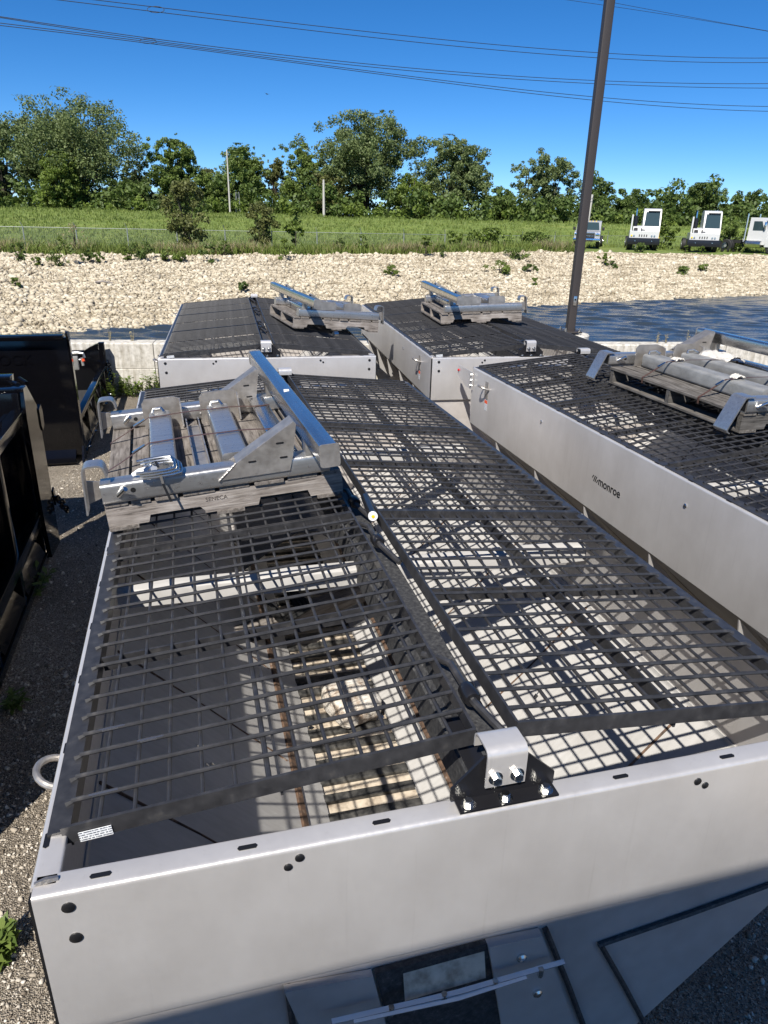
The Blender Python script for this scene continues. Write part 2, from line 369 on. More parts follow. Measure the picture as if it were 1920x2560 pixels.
rows = [(lambda U, t=t: toeV(U) + (topV(U)+.8-toeV(U))*t) for t in np.linspace(-.25, 1, 26)]
bank = props(add('rock_bank', grid_mesh('rock_bank', Us, rows, M_BANK)), 'long sloping bank of pale limestone rubble across the pond', None, None, 'structure')
Us2 = np.concatenate([np.array([-1500,-600,-250,-120]), np.linspace(-80, 100, 121), np.array([150,300,700,1500])])
def frow(t): return lambda U: (topV(U)+.6) + (82-(topV(U)+.6))*t
rows = [frow(t) for t in np.linspace(0, 1, 24)] + [(lambda U, q=q: np.full_like(U, q)) for q in (83.5,86,90,95,110,160,400,1200,3500)]
props(add('grass_field', grid_mesh('grass_field', Us2, rows, M_FIELD)), 'mown green levee field rising behind the chain-link fence', None, None, 'structure')
# pond
Uw = np.linspace(-32, 40, 400); Vw = np.concatenate([np.linspace(8, 58, 330)]); UU, VVw = np.meshgrid(Uw, Vw); hz = np.zeros_like(UU)
for k in range(44):
    wl = math.exp(rng.uniform(math.log(.5), math.log(2.0))); th = rng.normal(1.35, .38); kk = 2*math.pi/wl
    hz += .0115*wl**.85*np.sin(kk*(UU*math.cos(th)+VVw*math.sin(th))+rng.uniform(0, 6.28)) * (1 if wl > .8 else .8)
hz *= .36*(1+.45*np.sin(UU*.21+VVw*.13)*np.sin(VVw*.17-UU*.08+2)); nw = len(Uw)
Fw = (np.arange(len(Vw)-1)[:, None]*nw+np.arange(nw-1)[None, :]).ravel(); Fw = np.stack([Fw, Fw+1, Fw+nw+1, Fw+nw], 1)
wat = np_mesh('pond_water', np.c_[bgn(UU.ravel(), VVw.ravel()), hz.ravel()-3], Fw, M_WATER, True)
props(add('pond_water', wat), 'blue rippled pond water between the wall and the rock bank', None, None, 'structure')

# stones of the bank
def stone_shape(seed):
    r = np.random.default_rng(seed); bm = bmesh.new(); bmesh.ops.create_icosphere(bm, subdivisions=1, radius=1)
    vs = np.array([v.co[:] for v in bm.verts]); fs = np.array([[v.index for v in f.verts] for f in bm.faces]); bm.free()
    vs = vs*(1+r.uniform(-.42, .25, (len(vs), 1))); vs = np.sign(vs)*np.abs(vs)**.72; return vs*np.array([1.1, .75, .52]), fs
ST = [stone_shape(i) for i in range(8)]
def rotm(n, r, tilt=.5):
    a = r.uniform(0, 2*np.pi, n); bx = r.normal(0, tilt, n); by = r.normal(0, tilt, n)
    ca, sa = np.cos(a), np.sin(a); z = np.zeros(n); o = np.ones(n)
    Rz = np.stack([np.stack([ca,-sa,z],-1), np.stack([sa,ca,z],-1), np.stack([z,z,o],-1)],-2)
    cb, sb = np.cos(bx), np.sin(bx); Rx = np.stack([np.stack([o,z,z],-1), np.stack([z,cb,-sb],-1), np.stack([z,sb,cb],-1)],-2)
    cb, sb = np.cos(by), np.sin(by); Ry = np.stack([np.stack([cb,z,sb],-1), np.stack([z,o,z],-1), np.stack([-sb,z,cb],-1)],-2)
    return Rz @ Rx @ Ry
def scatter(name, pos, size, mat, r, shapes=ST, tilt=.5):
    VV = []; FF = []; off = 0; k = r.integers(0, len(shapes), len(pos)); Rm = rotm(len(pos), r, tilt)
    for i, (vs, fs) in enumerate(shapes):
        idx = np.where(k == i)[0]
        if not len(idx): continue
        q = np.einsum('nij,vj->nvi', Rm[idx], vs)*size[idx][:, None, None] + pos[idx][:, None, :]
        VV.append(q.reshape(-1, 3)); FF.append((fs[None] + (np.arange(len(idx))*len(vs))[:, None, None] + off).reshape(-1, fs.shape[1])); off += len(idx)*len(vs)
    return np_mesh(name, np.concatenate(VV), np.concatenate(FF), mat)
def bank_points(n, r, lo=-.03, hi=1.02):
    U = r.uniform(-30, 34, n*3); t = r.uniform(lo, hi, n*3)
    # keep density even per area and inside the view fan
    Ln = topV(U)-toeV(U); keep = r.uniform(0, 18, n*3) < Ln; V = toeV(U)+Ln*t
    keep &= (np.abs(U) < V*.60+3); U, V = U[keep][:n], V[keep][:n]
    return U, V
U, V = bank_points(94000, rng); dist = np.hypot(U, V)
size = rng.lognormal(math.log(.052), .52, len(U)).clip(.022, .22)
z = zt(U, V) + size*.16; pos = np.c_[bgn(U, V), z]; 
app = size/dist; order = np.argsort(-app); near = order[:300]; rest = order[300:]
add('stone_cover', scatter('stone_cover', pos[rest], size[rest], M_STONE, rng), bank)['kind'] = 'stuff'
SM = [np_mesh('stone', vs, fs, M_STONE) for vs, fs in ST]
for i in near:
    add('stone', SM[int(i) % 8], bank, pos[i], (rnd.uniform(-.5,.5), rnd.uniform(-.5,.5), rnd.uniform(0,6.3)), (size[i],)*3)
# driftwood on the bank
d = MB(); p0, p1 = bgp(-13.9, 35.2, float(zt(-13.9,35.2))+.12), bgp(-12.95, 34.9, float(zt(-12.95,34.9))+.14)
d.tube([p0, p0.lerp(p1,.4)+Vector((0,0,.05)), p1], [.05,.045,.02], 7); props(d.build('driftwood', M_WOODX), 'bleached driftwood branch lying on the pale stones at left', 'driftwood')

# gravel chips lying loose on the yard
def yard_pts(n, x0, x1, y0, y1): return np.c_[rng.uniform(x0, x1, n), rng.uniform(y0, y1, n), np.full(n, GZ)]
pp = np.concatenate([yard_pts(9000, -1.15, .1, .3, 3.2), yard_pts(5000, -1.1, .1, 3.0, 8.0), yard_pts(1600, 2.1, 3.4, -.3, 1.4)])
ss = rng.lognormal(math.log(.0052), .5, len(pp)).clip(.0025, .022); pp[:, 2] += ss*.25
props(add('gravel', scatter('gravel', pp, ss, M_CHIP, rng, ST[:4])), 'loose stone chips scattered over the yard', 'gravel', None, 'stuff')

# grass blades on the levee, tall and dry by the fence
def blades(name, U, V, h, wd, mat, r, per=3, base=None):
    n = len(U); U = np.repeat(U, per)+r.normal(0, .06, n*per); V = np.repeat(V, per)+r.normal(0, .06, n*per); h = np.repeat(h, per)*r.uniform(.6, 1.15, n*per)
    P = np.c_[bgn(U, V), zt(U, V)-.02]; a = r.uniform(0, np.pi, n*per); lean = r.normal(0, .28, (n*per, 2))*h[:, None]
    dx = np.c_[np.cos(a), np.sin(a), np.zeros(n*per)]*wd; T = P + np.c_[lean, h]
    Mid = P*.45+T*.55 - np.c_[lean*.15, np.zeros(n*per)]
    VV = np.stack([P-dx, P+dx, Mid+dx*.8, T, Mid-dx*.8], 1).reshape(-1, 3); F = (np.arange(n*per)*5)[:, None]+np.array([0,1,2,3,4])
    return np_mesh(name, VV, F, mat)
def field_pts(n, v0, v1):
    V = rng.uniform(v0, v1, n*2); U = rng.uniform(-.62, .62, n*2)*V; k = (V > topV(U)+.7) & ((U < 12.5) | (V > 62.5)); return U[k][:n], V[k][:n]
U, V = field_pts(17000, 43, 81)
props(add('grass', blades('grass', U, V, rng.uniform(.12, .34, len(U)), .03, M_GRASS, rng, 3)), 'green grass covering the levee field', 'grass', None, 'stuff')
U = rng.uniform(-29, 13.5, 3800); V = topV(U)+np.abs(rng.normal(0, 1.0, len(U)))+.4; ok = np.sin(U*1.3)+np.sin(U*.53+1)+rng.normal(0,.7,len(U)) > .25; U, V = U[ok], V[ok]
props(add('dry_grass', blades('dry_grass', U, V, rng.uniform(.3, .85, len(U)), .016, M_DRY, rng, 4)), 'tall straw-coloured dry grass along the foot of the fence', 'dry grass', None, 'stuff')
U = rng.uniform(-29, 13.5, 6000); V = topV(U)+np.abs(rng.normal(0, 1.2, len(U)))+.2
props(add('tall_grass', blades('tall_grass', U, V, rng.uniform(.2, .7, len(U)), .022, M_GRASS, rng, 3)), 'uncut green grass between the bank and the fence', 'grass', None, 'stuff')

# concrete pond wall
wr = empty('concrete_wall', (WX0, WY0, GZ), (0, 0, WANG), 'weathered pale concrete wall running along the near edge of the pond', 'wall')
wp = cached('wp', lambda: MB().extr([(0,0),(.34,0),(.34,-2.2),(-.0,-2.2),(0,0),(-.0,.40),(.006,.405),(.006,.415),(0,.42),(0,.80),(.02,.82),(.32,.82),(.34,.80),(.34,0)][5:]+[(.34,-2.2),(0,-2.2)], 'x', .006, 2.434).mesh('wall_panel', M_CONC))
for i in range(-6, 11): add('wall_panel', wp, wr, (i*2.44+1.10, 0, 0))
jt = cached('jt', lambda: MB().box(-.01,.01,.012,.33,-2.2,.81).mesh('joint_filler', M_SLAT))
for i in range(-6, 11): add('joint_filler', jt, wr, (i*2.44+1.10, 0, 0))
tie = cached('tie', lambda: MB().tube([(0,.004,0),(0,-.004,0)], .014, 8).mesh('tie_hole', M_SLAT))
for i in range(-2, 8):
    for zz in (.22, .62): add('tie_hole', tie, wr, (i*2.44+1.10+.07, 0, zz))

# ================================================================ HOPPERS (v-box spreaders)
W, L_ = 2.13, 4.5
SL = math.atan(.088/.95)
LP = 1.42
YR = [.083+.0775*k for k in range(8)] + [.737+.0775*k for k in range(9)]
XR = [.108+.0757*k for k in range(12)]
def rodx(): return MB().tube([(.042,0,.006),(.052,0,.006),(.995,0,.006)], [.0058]*3, 8).mesh('rod', M_GRID, 40)
def rody(y0, y1): return MB().tube([(0,y0,-.003),(0,y1,-.003)], .0052, 8).mesh('rod', M_GRID, 40)
def screen(parent, loc, rotz, worn=False, junction=True):
    p = cached('flange', lambda: MB().extr([(0,.0),(.047,.0),(.047,-.045),(.042,-.045),(.042,-.005),(0,-.005)], 'y', 0, LP).mesh('screen', M_GRID))
    s = add('screen', p, parent, loc, (0, -SL, rotz)); s.rotation_mode = 'XYZ'
    s.rotation_euler = (Matrix.Rotation(rotz, 3, 'Z') @ Matrix.Rotation(-SL, 3, 'Y')).to_euler()
    fb = cached('fbar', lambda: MB().box(.0,1.0,-.004,.004,-.034,.012).mesh('frame_bar', M_GRID))
    add('frame_bar', fb, s, (.047*.0+.03, 0, 0), (0,0,0), (.97,1,1)); add('frame_bar', fb, s, (.03, LP, 0), (0,0,0), (.97,1,1))
    ib = cached('ibar', lambda: MB().box(-.004,.004,.004,LP-.004,-.034,.011).mesh('inner_bar', M_GRID)); add('inner_bar', ib, s, (.998, 0, 0))
    mb = cached('mbar', lambda: MB().box(.05,.99,-.0035,.0035,-.05,-.004).mesh('cross_bar', M_GRID)); add('cross_bar', mb, s, (0, .682, 0))
    lb = cached('lbar', lambda: MB().box(-.0035,.0035,.006,LP-.006,-.055,-.002).mesh('stiffener', M_GRID)); add('stiffener', lb, s, (.512, 0, 0))
    rx = cached('rodx', rodx); ry = cached('rody', lambda: rody(.004, LP-.004)); wm = cached('wormm', lambda: MB().tube([(.12,0,.0062),(.18,0,.0064),(.33,0,.0062)], [.0052,.0059,.0052], 8).mesh('worn_section', M_WORN))
    for k, y in enumerate(YR):
        rd = add('rod', rx, s, (0, y, 0))
        if worn and k in (0, 2, 3): add('worn_section', wm, s, ((.0, .16, .10)[k % 3], y, 0), (0,0,0), (.55, 1.0, 1.0))
    for x in XR: add('rod', ry, s, (x, 0, 0))
    add('rod', ry, s, (.490, 0, -.0005))
    wd = cached('welds', lambda: [b for b in [MB()] if [b.tube([(.030,y,.000),(.046,y,.004)], [.010,.006], 6) for y in YR]][0].mesh('weld_tacks', M_GRID)); add('weld_tacks', wd, s)['kind'] = 'stuff'
    return s

def side_profile(hs):   # left side, outer plate: lip, side, then slope to the conveyor
    return sheet([(.056,-.012),(.056,0),(0,0),(0,-hs)], .004, .012, 4)
def make_hopper(loc, rz, label, hs=.42, full=True, worn=False, decal=True, plate=False, pre=''):
    root = empty('hopper_spreader', (loc[0], loc[1], GZ), (0,0,rz), label, 'spreader hopper', 'stainless salt spreader hoppers parked in the yard')
    Z = loc[2]-GZ
    k = f'h{hs}'
    sw = cached(k+'sw', lambda: MB().extr(side_profile(hs), 'y', .030, L_-.03).mesh('side_wall', M_WALL, 35))
    a = add('side_wall', sw, root, (0,0,Z)); b_ = add('side_wall', sw, root, (W,L_,Z), (0,0,math.pi))
    sl = cached(k+'sl', lambda: MB().extr(sheet([(.004,-hs+.02),(.006,-hs),(.70,-1.14),(.845,-1.27)], .005, .03, 3), 'y', .034, L_-.034).mesh('slope_panel', M_SLOPE, 35))
    c1 = add('slope_panel', sl, root, (0,0,Z)); c2 = add('slope_panel', sl, root, (W,L_,Z), (0,0,math.pi))
    # weld seams running down the slopes, ribs below
    dx, dz = .694, -1.14+hs
    sm = cached(k+'sm', lambda: MB().tube([(.012,0,-hs+.004),(.30,.012,-hs+.004+dz*.424),(.69,-.006,-1.124)], .0065, 5).mesh('weld_seam', M_RUST))
    rib = cached(k+'rib', lambda: MB().extr([(.0,-hs-.01),(.66,-1.16),(.66,-1.24),(.05,-hs-.28)], 'y', -.004, .004).mesh('rib', M_WALL))
    for i in range(5):
        y = .78+i*.76
        add('weld_seam', sm, c1, (0,y,0)); add('weld_seam', sm, c2, (0,y,0))
        add('rib', rib, c1, (0,y+.02,0)); add('rib', rib, c2, (0,y+.02,0))
    clip = cached(k+'clip', lambda: MB().tube([(.33,0,-hs-.33*1.037+.012),(.318,0,-hs-.33*1.037+.030)], .010, 6).tube([(.318,-.004,-hs-.33*1.037+.022),(.300,-.012,-hs-.33*1.037+.046)], .005, 6).mesh('clip', M_BRIGHT))
    for y in (.42,.50,1.18,1.26,2.7,2.78): add('clip', clip, c1, (.03*(int(y*100) % 3),y,-.031*(int(y*100) % 3))); add('clip', clip, c2, (0,L_-y,0))
    sill = cached('sill', lambda: MB().extr([(.70,-1.134),(.712,-1.13),(.735,-1.15),(.725,-1.162)], 'y', .04, L_-.04).mesh('seam_strip', M_RUST)); add('seam_strip', sill, c1); add('seam_strip', sill, c2)
    # end walls with lip
    ew = cached('ew', lambda: MB().extr(sheet([(.030,-.43),(.0,-.428),(0,0),(.058,0),(.058,-.012)], -.004, .011, 4), 'x', .008, W-.008).mesh('end_wall', M_WALL, 35))
    add('end_wall', ew, root, (0,0,Z)); add('end_wall', ew, root, (W,L_,Z), (0,0,math.pi))
    ep = cached('ep', lambda: MB().extr([(.0,-.42),(W,-.42),(W-.0,-.44),(1.31,-1.32),(.82,-1.32),(0,-.44)], 'y', .024, .030).mesh('lower_end_plate', M_LOWER))
    add('lower_end_plate', ep, root, (0,0,Z)); add('lower_end_plate', ep, root, (W,L_,Z), (0,0,math.pi))
    # corner weld and dark end of the side sheet
    cw = cached('cw', lambda: MB().tube([(.010,.034,.001),(.032,.036,.004),(.054,.040,.001)], [.005,.008,.006], 6).mesh('corner_weld', M_WELD)); add('corner_weld', cw, root, (0,0,Z)); add('corner_weld', cw, root, (W,L_,Z), (0,0,math.pi))
    cst = cached('cst', lambda: MB().box(.0005,.0075,.004,.0295,-.42,-.012).mesh('corner_gap', M_HOLE)); add('corner_gap', cst, root, (0,0,Z)); add('corner_gap', cst, root, (W,L_,Z), (0,0,math.pi)); add('corner_gap', cst, root, (W-.008,0,Z))
    # slots and plugs in the lip and wall
    slot = cached('slot', lambda: MB().extr([(-.018,-.006),(.018,-.006),(.022,0),(.018,.006),(-.018,.006),(-.022,0)], 'z', .0006, .0016).mesh('slot', M_HOLE))
    for x in (.137,.437,.738,1.352,1.663,1.98): add('slot', slot, root, (x,.028,Z))
    for j in range(14): add('slot', slot, root, (.016,.148+j*.3,Z), (0,0,math.pi/2)); add('slot', slot, root, (W-.016,.148+j*.3,Z), (0,0,math.pi/2))
    plug = cached('plug', lambda: MB().tube([(0,.003,0),(0,-.003,0),(0,-.0045,0)], [1,1,.8], 14).mesh('plug', M_HOLE))
    for x, z_, r_ in ((.073,-.040,.0135),(.076,-.129,.0135),(W-.073,-.040,.0135),(W-.076,-.129,.0135),(.546,-.028,.0105),(.520,-.049,.0095),(1.561,-.034,.0105),(1.587,-.052,.0095)):
        add('plug', plug, root, (x,0,Z+z_), (0,0,0), (r_,1,r_))
    # conveyor: floor with bars
    cf = cached('cf', lambda: MB().box(.835,1.295,.04,L_-.04,-1.32,-1.285).mesh('conveyor', M_TAN)); cv = add('conveyor', cf, root, (0,0,Z))
    bar = cached('bar', lambda: MB().box(.842,1.288,-.024,.024,-1.284,-1.262, .004).mesh('slat', M_SLAT)); riv = cached('riv', lambda: MB().tube([(0,0,-1.285),(0,0,-1.277)], .014, 10).mesh('rivet', M_BRIGHT))
    for j in range(37 if full else 6):
        add('slat', bar, cv, (0,.10+j*.118,0))
        if j % 3 == 0: add('rivet', riv, cv, (.87,.158+j*.118,0)); add('rivet', riv, cv, (1.26,.158+j*.118,0))
    und = cached('und', lambda: MB().box(.80,.83,.03,L_-.03,-1.5,-1.27).box(1.30,1.33,.03,L_-.03,-1.5,-1.27).mesh('sill_rail', M_WALL)); add('sill_rail', und, root, (0,0,Z))
    # cross ties
    ct = cached('ct', lambda: MB().extr(sheet([(-.045,-.17),(-.045,-.10),(.02,-.095),(.03,-.115)], .005, .012, 3), 'x', .05, W-.05).mesh('cross_tie', M_SLOPE))
    for y in (1.50, 3.03): add('cross_tie', ct, root, (0,y,Z))
    # ridge
    rb = cached('rb', lambda: MB().extr([(1.065-.062,-.16),(1.065+.062,-.16),(1.065+.062,-.05),(1.065+.036,-.02),(1.065+.036,.042),(1.065-.03,.042),(1.065-.036,.036),(1.065-.036,-.02),(1.065-.062,-.05)], 'y', .06, L_-.06).mesh('ridge_beam', M_RIDGE)); add('ridge_beam', rb, root, (0,0,Z))
    bk = cached('bk', lambda: MB().raw([(.918,.002,.005),(1.169,.002,.005),(1.169,.045,.005),(.918,.045,.005),(.918,.002,.010),(1.169,.002,.010),(1.169,.040,.010),(.918,.040,.010)], [(3,2,1,0),(0,1,5,4),(1,2,6,5),(3,0,4,7),(4,5,6,7),(2,3,7,6)])
        .extr([(.908,.010),(1.172,.010),(1.172,.045),(1.085,.125),(.985,.125),(.908,.045)], 'y', .040, .047).box(.975,1.095,.047,.30,.03,.035).mesh('bracket', M_BRKT))
    cap = cached('cap', lambda: MB().extr(sheet([(.024,.052),(.024,.151),(.098,.151),(.098,.11)], .005, .018, 4), 'x', .983, 1.083).mesh('bracket_cap', M_WALL, 40))
    bo = cached('bo', lambda: hexbolt(.0115, .016).mesh('bolt', M_BRIGHT, 25))
    for m_ in (0, 1):
        P = (0,0,Z) if m_ == 0 else (W,L_,Z); Q = (0,0,0 if m_ == 0 else math.pi)
        bb = add('bracket', bk, root, P, Q); cc = add('bracket_cap', cap, root, P, Q)
        for x in (.945,1.038,1.142): add('bolt', bo, bb, (x,.020,.010))
        for x in (1.006,1.060): add('bolt', bo, cc, (x,.020,.080), (math.pi/2,0,0))
    # screens
    for j in range(3):
        y = .157+j*1.433
        screen(root, (.015,y,Z+.006), 0, worn and j == 0); screen(root, (W-.015,y+LP,Z+.006), math.pi)
    tg = cached('tg', lambda: MB().box(-.035,.035,-.0008,.0008,-.013,.013).mesh('tag', M_PRINT)); add('tag', tg, root, (.115,.150,Z-.006), (0,-SL,0))
    # hinge rods with collars on the ridge
    hr = cached('hr', lambda: MB().tube([(1.0,.30,.07),(1.03,.25,.085),(1.05,.20,.095),(1.052,.02,.095),(1.075,-.05,.085),(1.10,-.10,.07)], .011, 8).mesh('hinge_rod', M_GRID)); col = cached('col', lambda: MB().tube([(1.052,.03,.095),(1.052,.036,.095),(1.052,.082,.095),(1.052,.088,.095)], [.021,.024,.024,.021], 16).mesh('collar', M_BRKT))
    for y in (.30, 1.30, 1.72, 2.85, 3.15, 4.25):
        h = add('hinge_rod', hr, root, (0,y-.05,Z)); add('collar', col, h)
    # tie-down loops on the sides
    lp = cached('lp', lambda: MB().tube([(.0,-.056,-.12)]+[(-.028-.050*math.sin(a_),-.056*math.cos(a_),-.115+.02*math.sin(a_)) for a_ in np.linspace(0,math.pi,11)]+[(.0,.056,-.12)], .0095, 10).mesh('tie_loop', M_PLATE)); lpl = cached('lpl', lambda: MB().box(-.006,0,-.035,.035,-.21,-.06,.003).mesh('loop_plate', M_PLATE))
    for y in (.50, 4.12):
        for P, Q in (((0,y,Z),(0,0,0)), ((W,L_-y if False else y,Z),(0,0,math.pi))):
            t = add('tie_loop', lp, root, P, Q); add('loop_plate', lpl, t)
        if decal:
            d1 = cached('d1', lambda: MB().box(-.0012,-.0002,-.028,.028,-.315,-.255).mesh('warning_label', M_PRINT)); d2 = cached('d2', lambda: MB().box(-.0014,-.0002,-.028,.028,-.255,-.228).mesh('label_heading', M_RED)); q = add('warning_label', d1, root, (0,y,Z)); add('label_heading', d2, q)
    ho = cached('ho', lambda: MB().tube([(.002,0,0),(-.005,0,0),(-.008,0,0)], [.012,.012,.008], 10).mesh('button_bolt', M_BRIGHT))
    for y in (1.33, 3.05): add('button_bolt', ho, root, (0,y,Z-.133))
    if plate:
        cp = cached('cp', lambda: MB().extr([(4.44,-.045),(4.82,-.045),(4.84,-.06),(4.84,-.13),(4.80,-.145),(4.60,-.205),(4.44,-.205)], 'x', -.012, -.006).mesh('corner_plate', M_WALL)); q = add('corner_plate', cp, root, (0,0,Z))
        for zz in (-.07,-.12,-.17): add('bolt', bo, q, (-.012,4.475,zz), (0,-math.pi/2,0), (.8,.8,.8))
        rl = cached('rl', lambda: MB().tube([(-.006,0,0),(-.016,0,0),(-.02,0,0)], [.012,.012,.006], 10).mesh('reflector', M_REDLENS)); add('reflector', rl, q, (-.006,4.80,-.09))
    # legs / feet
    ft = cached('ft', lambda: MB().box(.55,.63,-.05,.05,-1.5,-1.03,.004).mesh('leg', M_WALL))
    for y in (.35, 4.15): add('leg', ft, root, (0,y,1.5)); add('leg', ft, root, (W-1.18,y,1.5))
    return root
HA = make_hopper((0,0,0), 0, 'nearest large stainless hopper filling the foreground, its front wall toward the viewer', worn=True)
HB = make_hopper((.08,5.98,-.035), R(-2.9), 'stainless hopper behind the nearest one, by the concrete wall at left', decal=False)
HC = make_hopper((2.69,5.56,-.01), R(-4.2), 'stainless hopper in the back row nearest the dark light pole', plate=True)
HD = make_hopper((2.92,.545,0), R(.1), 'stainless hopper at right edge with monroe lettering on its grey side', hs=.52, plate=True)
HE = empty('shade_caster', (0.6,-3.6,GZ), (0,0,.010), 'added white box body behind the viewer, out of view, casting shade under the front wall', 'shade caster')  # unseen box body, added only to shade the area below the near wall
MB().box(-2.3,.35,-5.2,1.15,1.0,4.275,.03).build('box', M_WHITE, HE); MB().box(-2.33,.38,-5.23,1.18,4.275,4.335,.01).build('caster_cap', M_LINK, HE); MB().box(-1.5,-.45,-5.2,1.1,.75,.995).build('chassis', M_RUBBER, HE)
for y in (-3.9,-.4):
    for x in (-2.05,.1): MB().tube([(-.15,0,0),(.15,0,0)], .5, 20).build('wheel', M_RUBBER, HE, (x,y,.5))
for x in (-1.64,-.31): MB().box(x-.62,x+.62,1.15,1.17,1.1,4.1,.004).build('caster_panel', M_WHITE, HE)

# extra details of the nearest hopper: discharge end below the wall, weld lines, contents
dz = 1.5
q = MB().extr([(.727,-.478),(1.027,-.468),(1.105,-.82),(.80,-.86)], 'y', .006, .022).build('discharge_opening', M_RIDGE, HA, (0,0,dz))
q = MB().raw([(.80,.004,-.50),(1.02,.004,-.49),(1.02,-.02,-.56),(.80,-.02,-.57)], [(0,1,2,3)]).build('belt_wiper', M_TAN, HA, (0,.001,dz))
q = MB().extr([(1.027,-.468),(1.18,-.474),(1.345,-.93),(1.105,-.86)], 'y', -.004, .022).build('chute_flange', M_LOWER, HA, (0,0,dz))
for x, z_ in ((1.125,-.535),(1.19,-.70)): add('bolt', MB().tube([(0,0,0),(0,-.006,0),(0,-.010,0)], [.014,.014,.008], 12).mesh('bolt', M_BRIGHT), q, (x,-.004,z_))
q2 = MB().extr([(.50,-.46),(.72,-.478),(.80,-.90),(.62,-.95)], 'y', .002, .022).build('chute_flange', M_LOWER, HA, (0,0,dz))
for (a, b_) in (((1.377,-.600),(1.93,-.522)), ((1.386,-.604),(1.60,-1.02)), ((1.20,-.48),(1.40,-1.0)), ((.509,-.462),(.53,-.9))):
    MB().tube([(a[0],.018,a[1]), ((a[0]+b_[0])/2+.003,.017,(a[1]+b_[1])/2-.002), (b_[0],.018,b_[1])], .009, 6).build('weld_seam', M_RIDGE, HA, (0,0,dz))
st = MB().strip([(.609,-.03,-.560),(.93,-.035,-.562),(1.24,-.03,-.556)], (0,1,.3), .012, .005).strip([(.66,-.05,-.548),(.93,-.055,-.556),(1.12,-.05,-.548)], (0,1,.3), .008, .004).strip([(.72,-.02,-.60),(.93,-.02,-.60),(1.1,-.02,-.60)], (0,1,.3), .006, .004).build('clear_edge_strip', M_CLEAR, HA, (0,0,dz))
for x in (.76,.90,1.04,1.17): add('bolt', MB().tube([(0,0,.008),(0,0,-.02)], .008, 6).mesh('bolt', M_BRIGHT), st, (x,-.034,-.562))
# sealing rod and inverted vee seen under the left screen
MB().extr(sheet([(.60,-.72),(.92,-.50),(1.06,-.50),(1.45,-.80)], .006, .02, 3), 'y', 2.75, 4.2).build('inverted_vee', M_RIDGE, HA, (0,0,dz))
t = MB()
for k in range(4):
    t.tube([(.62+.02*k,2.75,-.72-.03*k),(.70,2.52-.03*k,-.80),(.80,2.46,-.88-.02*k),(.90+.03*k,2.58,-.92),(.80,2.85,-.80)], .014, 8)
t.build('hydraulic_hose', M_RUBBER, HA, (0,0,dz))
MB().box(-.045,.045,-.55,.55,-.05,.05,.006).build('wood_block', M_WOODY, None, (.86,2.62,-1.0), (0,.12,-1.15)); o = bpy.data.objects['wood_block']; props(o, 'rough timber block lying deep inside the nearest hopper', 'timber')
# wrapped parcel
bm = bmesh.new(); bmesh.ops.create_icosphere(bm, subdivisions=3, radius=1)
for v_ in bm.verts:
    c_ = v_.co; c_.x = math.copysign(abs(c_.x)**.38, c_.x)*.13; c_.y = math.copysign(abs(c_.y)**.38, c_.y)*.14; c_.z = math.copysign(abs(c_.z)**.38, c_.z)*.075
    c_ += Vector((rnd.uniform(-1,1), rnd.uniform(-1,1), rnd.uniform(-1,1)))*.006
me = bpy.data.meshes.new('wrapped_parcel'); bm.to_mesh(me); bm.free(); me.materials.append(M_WRAP); me.polygons.foreach_set('use_smooth', np.ones(len(me.polygons), dtype=bool))
props(add('wrapped_parcel', me, None, (1.10,1.98,-1.185), (0,.05,.35)), 'parcel in crumpled clear stretch wrap on the conveyor inside the nearest hopper', 'parcel')
# hydraulic cylinder end with yellow cap on the ridge
rp = empty('grease_tube', (1.10,1.72,.115), (0,0,0), 'black tube with a yellow-marked round end lying on the ridge', 'tube')
MB().tube([(0,0,0),(-.03,-.26,.022)], .019, 14).build('barrel', M_BRKT, rp); MB().tube([(-.03,-.26,.022),(-.0312,-.271,.0225)], .0195, 14).build('end_cap', M_LABEL, rp); MB().tube([(-.0312,-.271,.0225),(-.0314,-.273,.0227)], .008, 5).build('yellow_mark', M_YELLOW, rp)
# lettering on the side of the right hopper
lt = add('lettering', text_mesh('monroe', .080, M_HOLE, .0009), HD, (-.0012,2.185,1.5-.322), (math.pi/2,0,-math.pi/2))
lm = MB()
for k, (y, h0, h1) in enumerate(((.0,.018,.040),(-.020,.0,.040),(-.038,.0,.040),(-.056,.0,.024))):
    lm.extr([(2.265+y,h0+.0),(2.256+y,h0),(2.242+y,h1),(2.251+y,h1)], 'x', -.0016, -.0002)
lm.build('logo_mark', M_HOLE, HD, (0,0,1.5-.318))

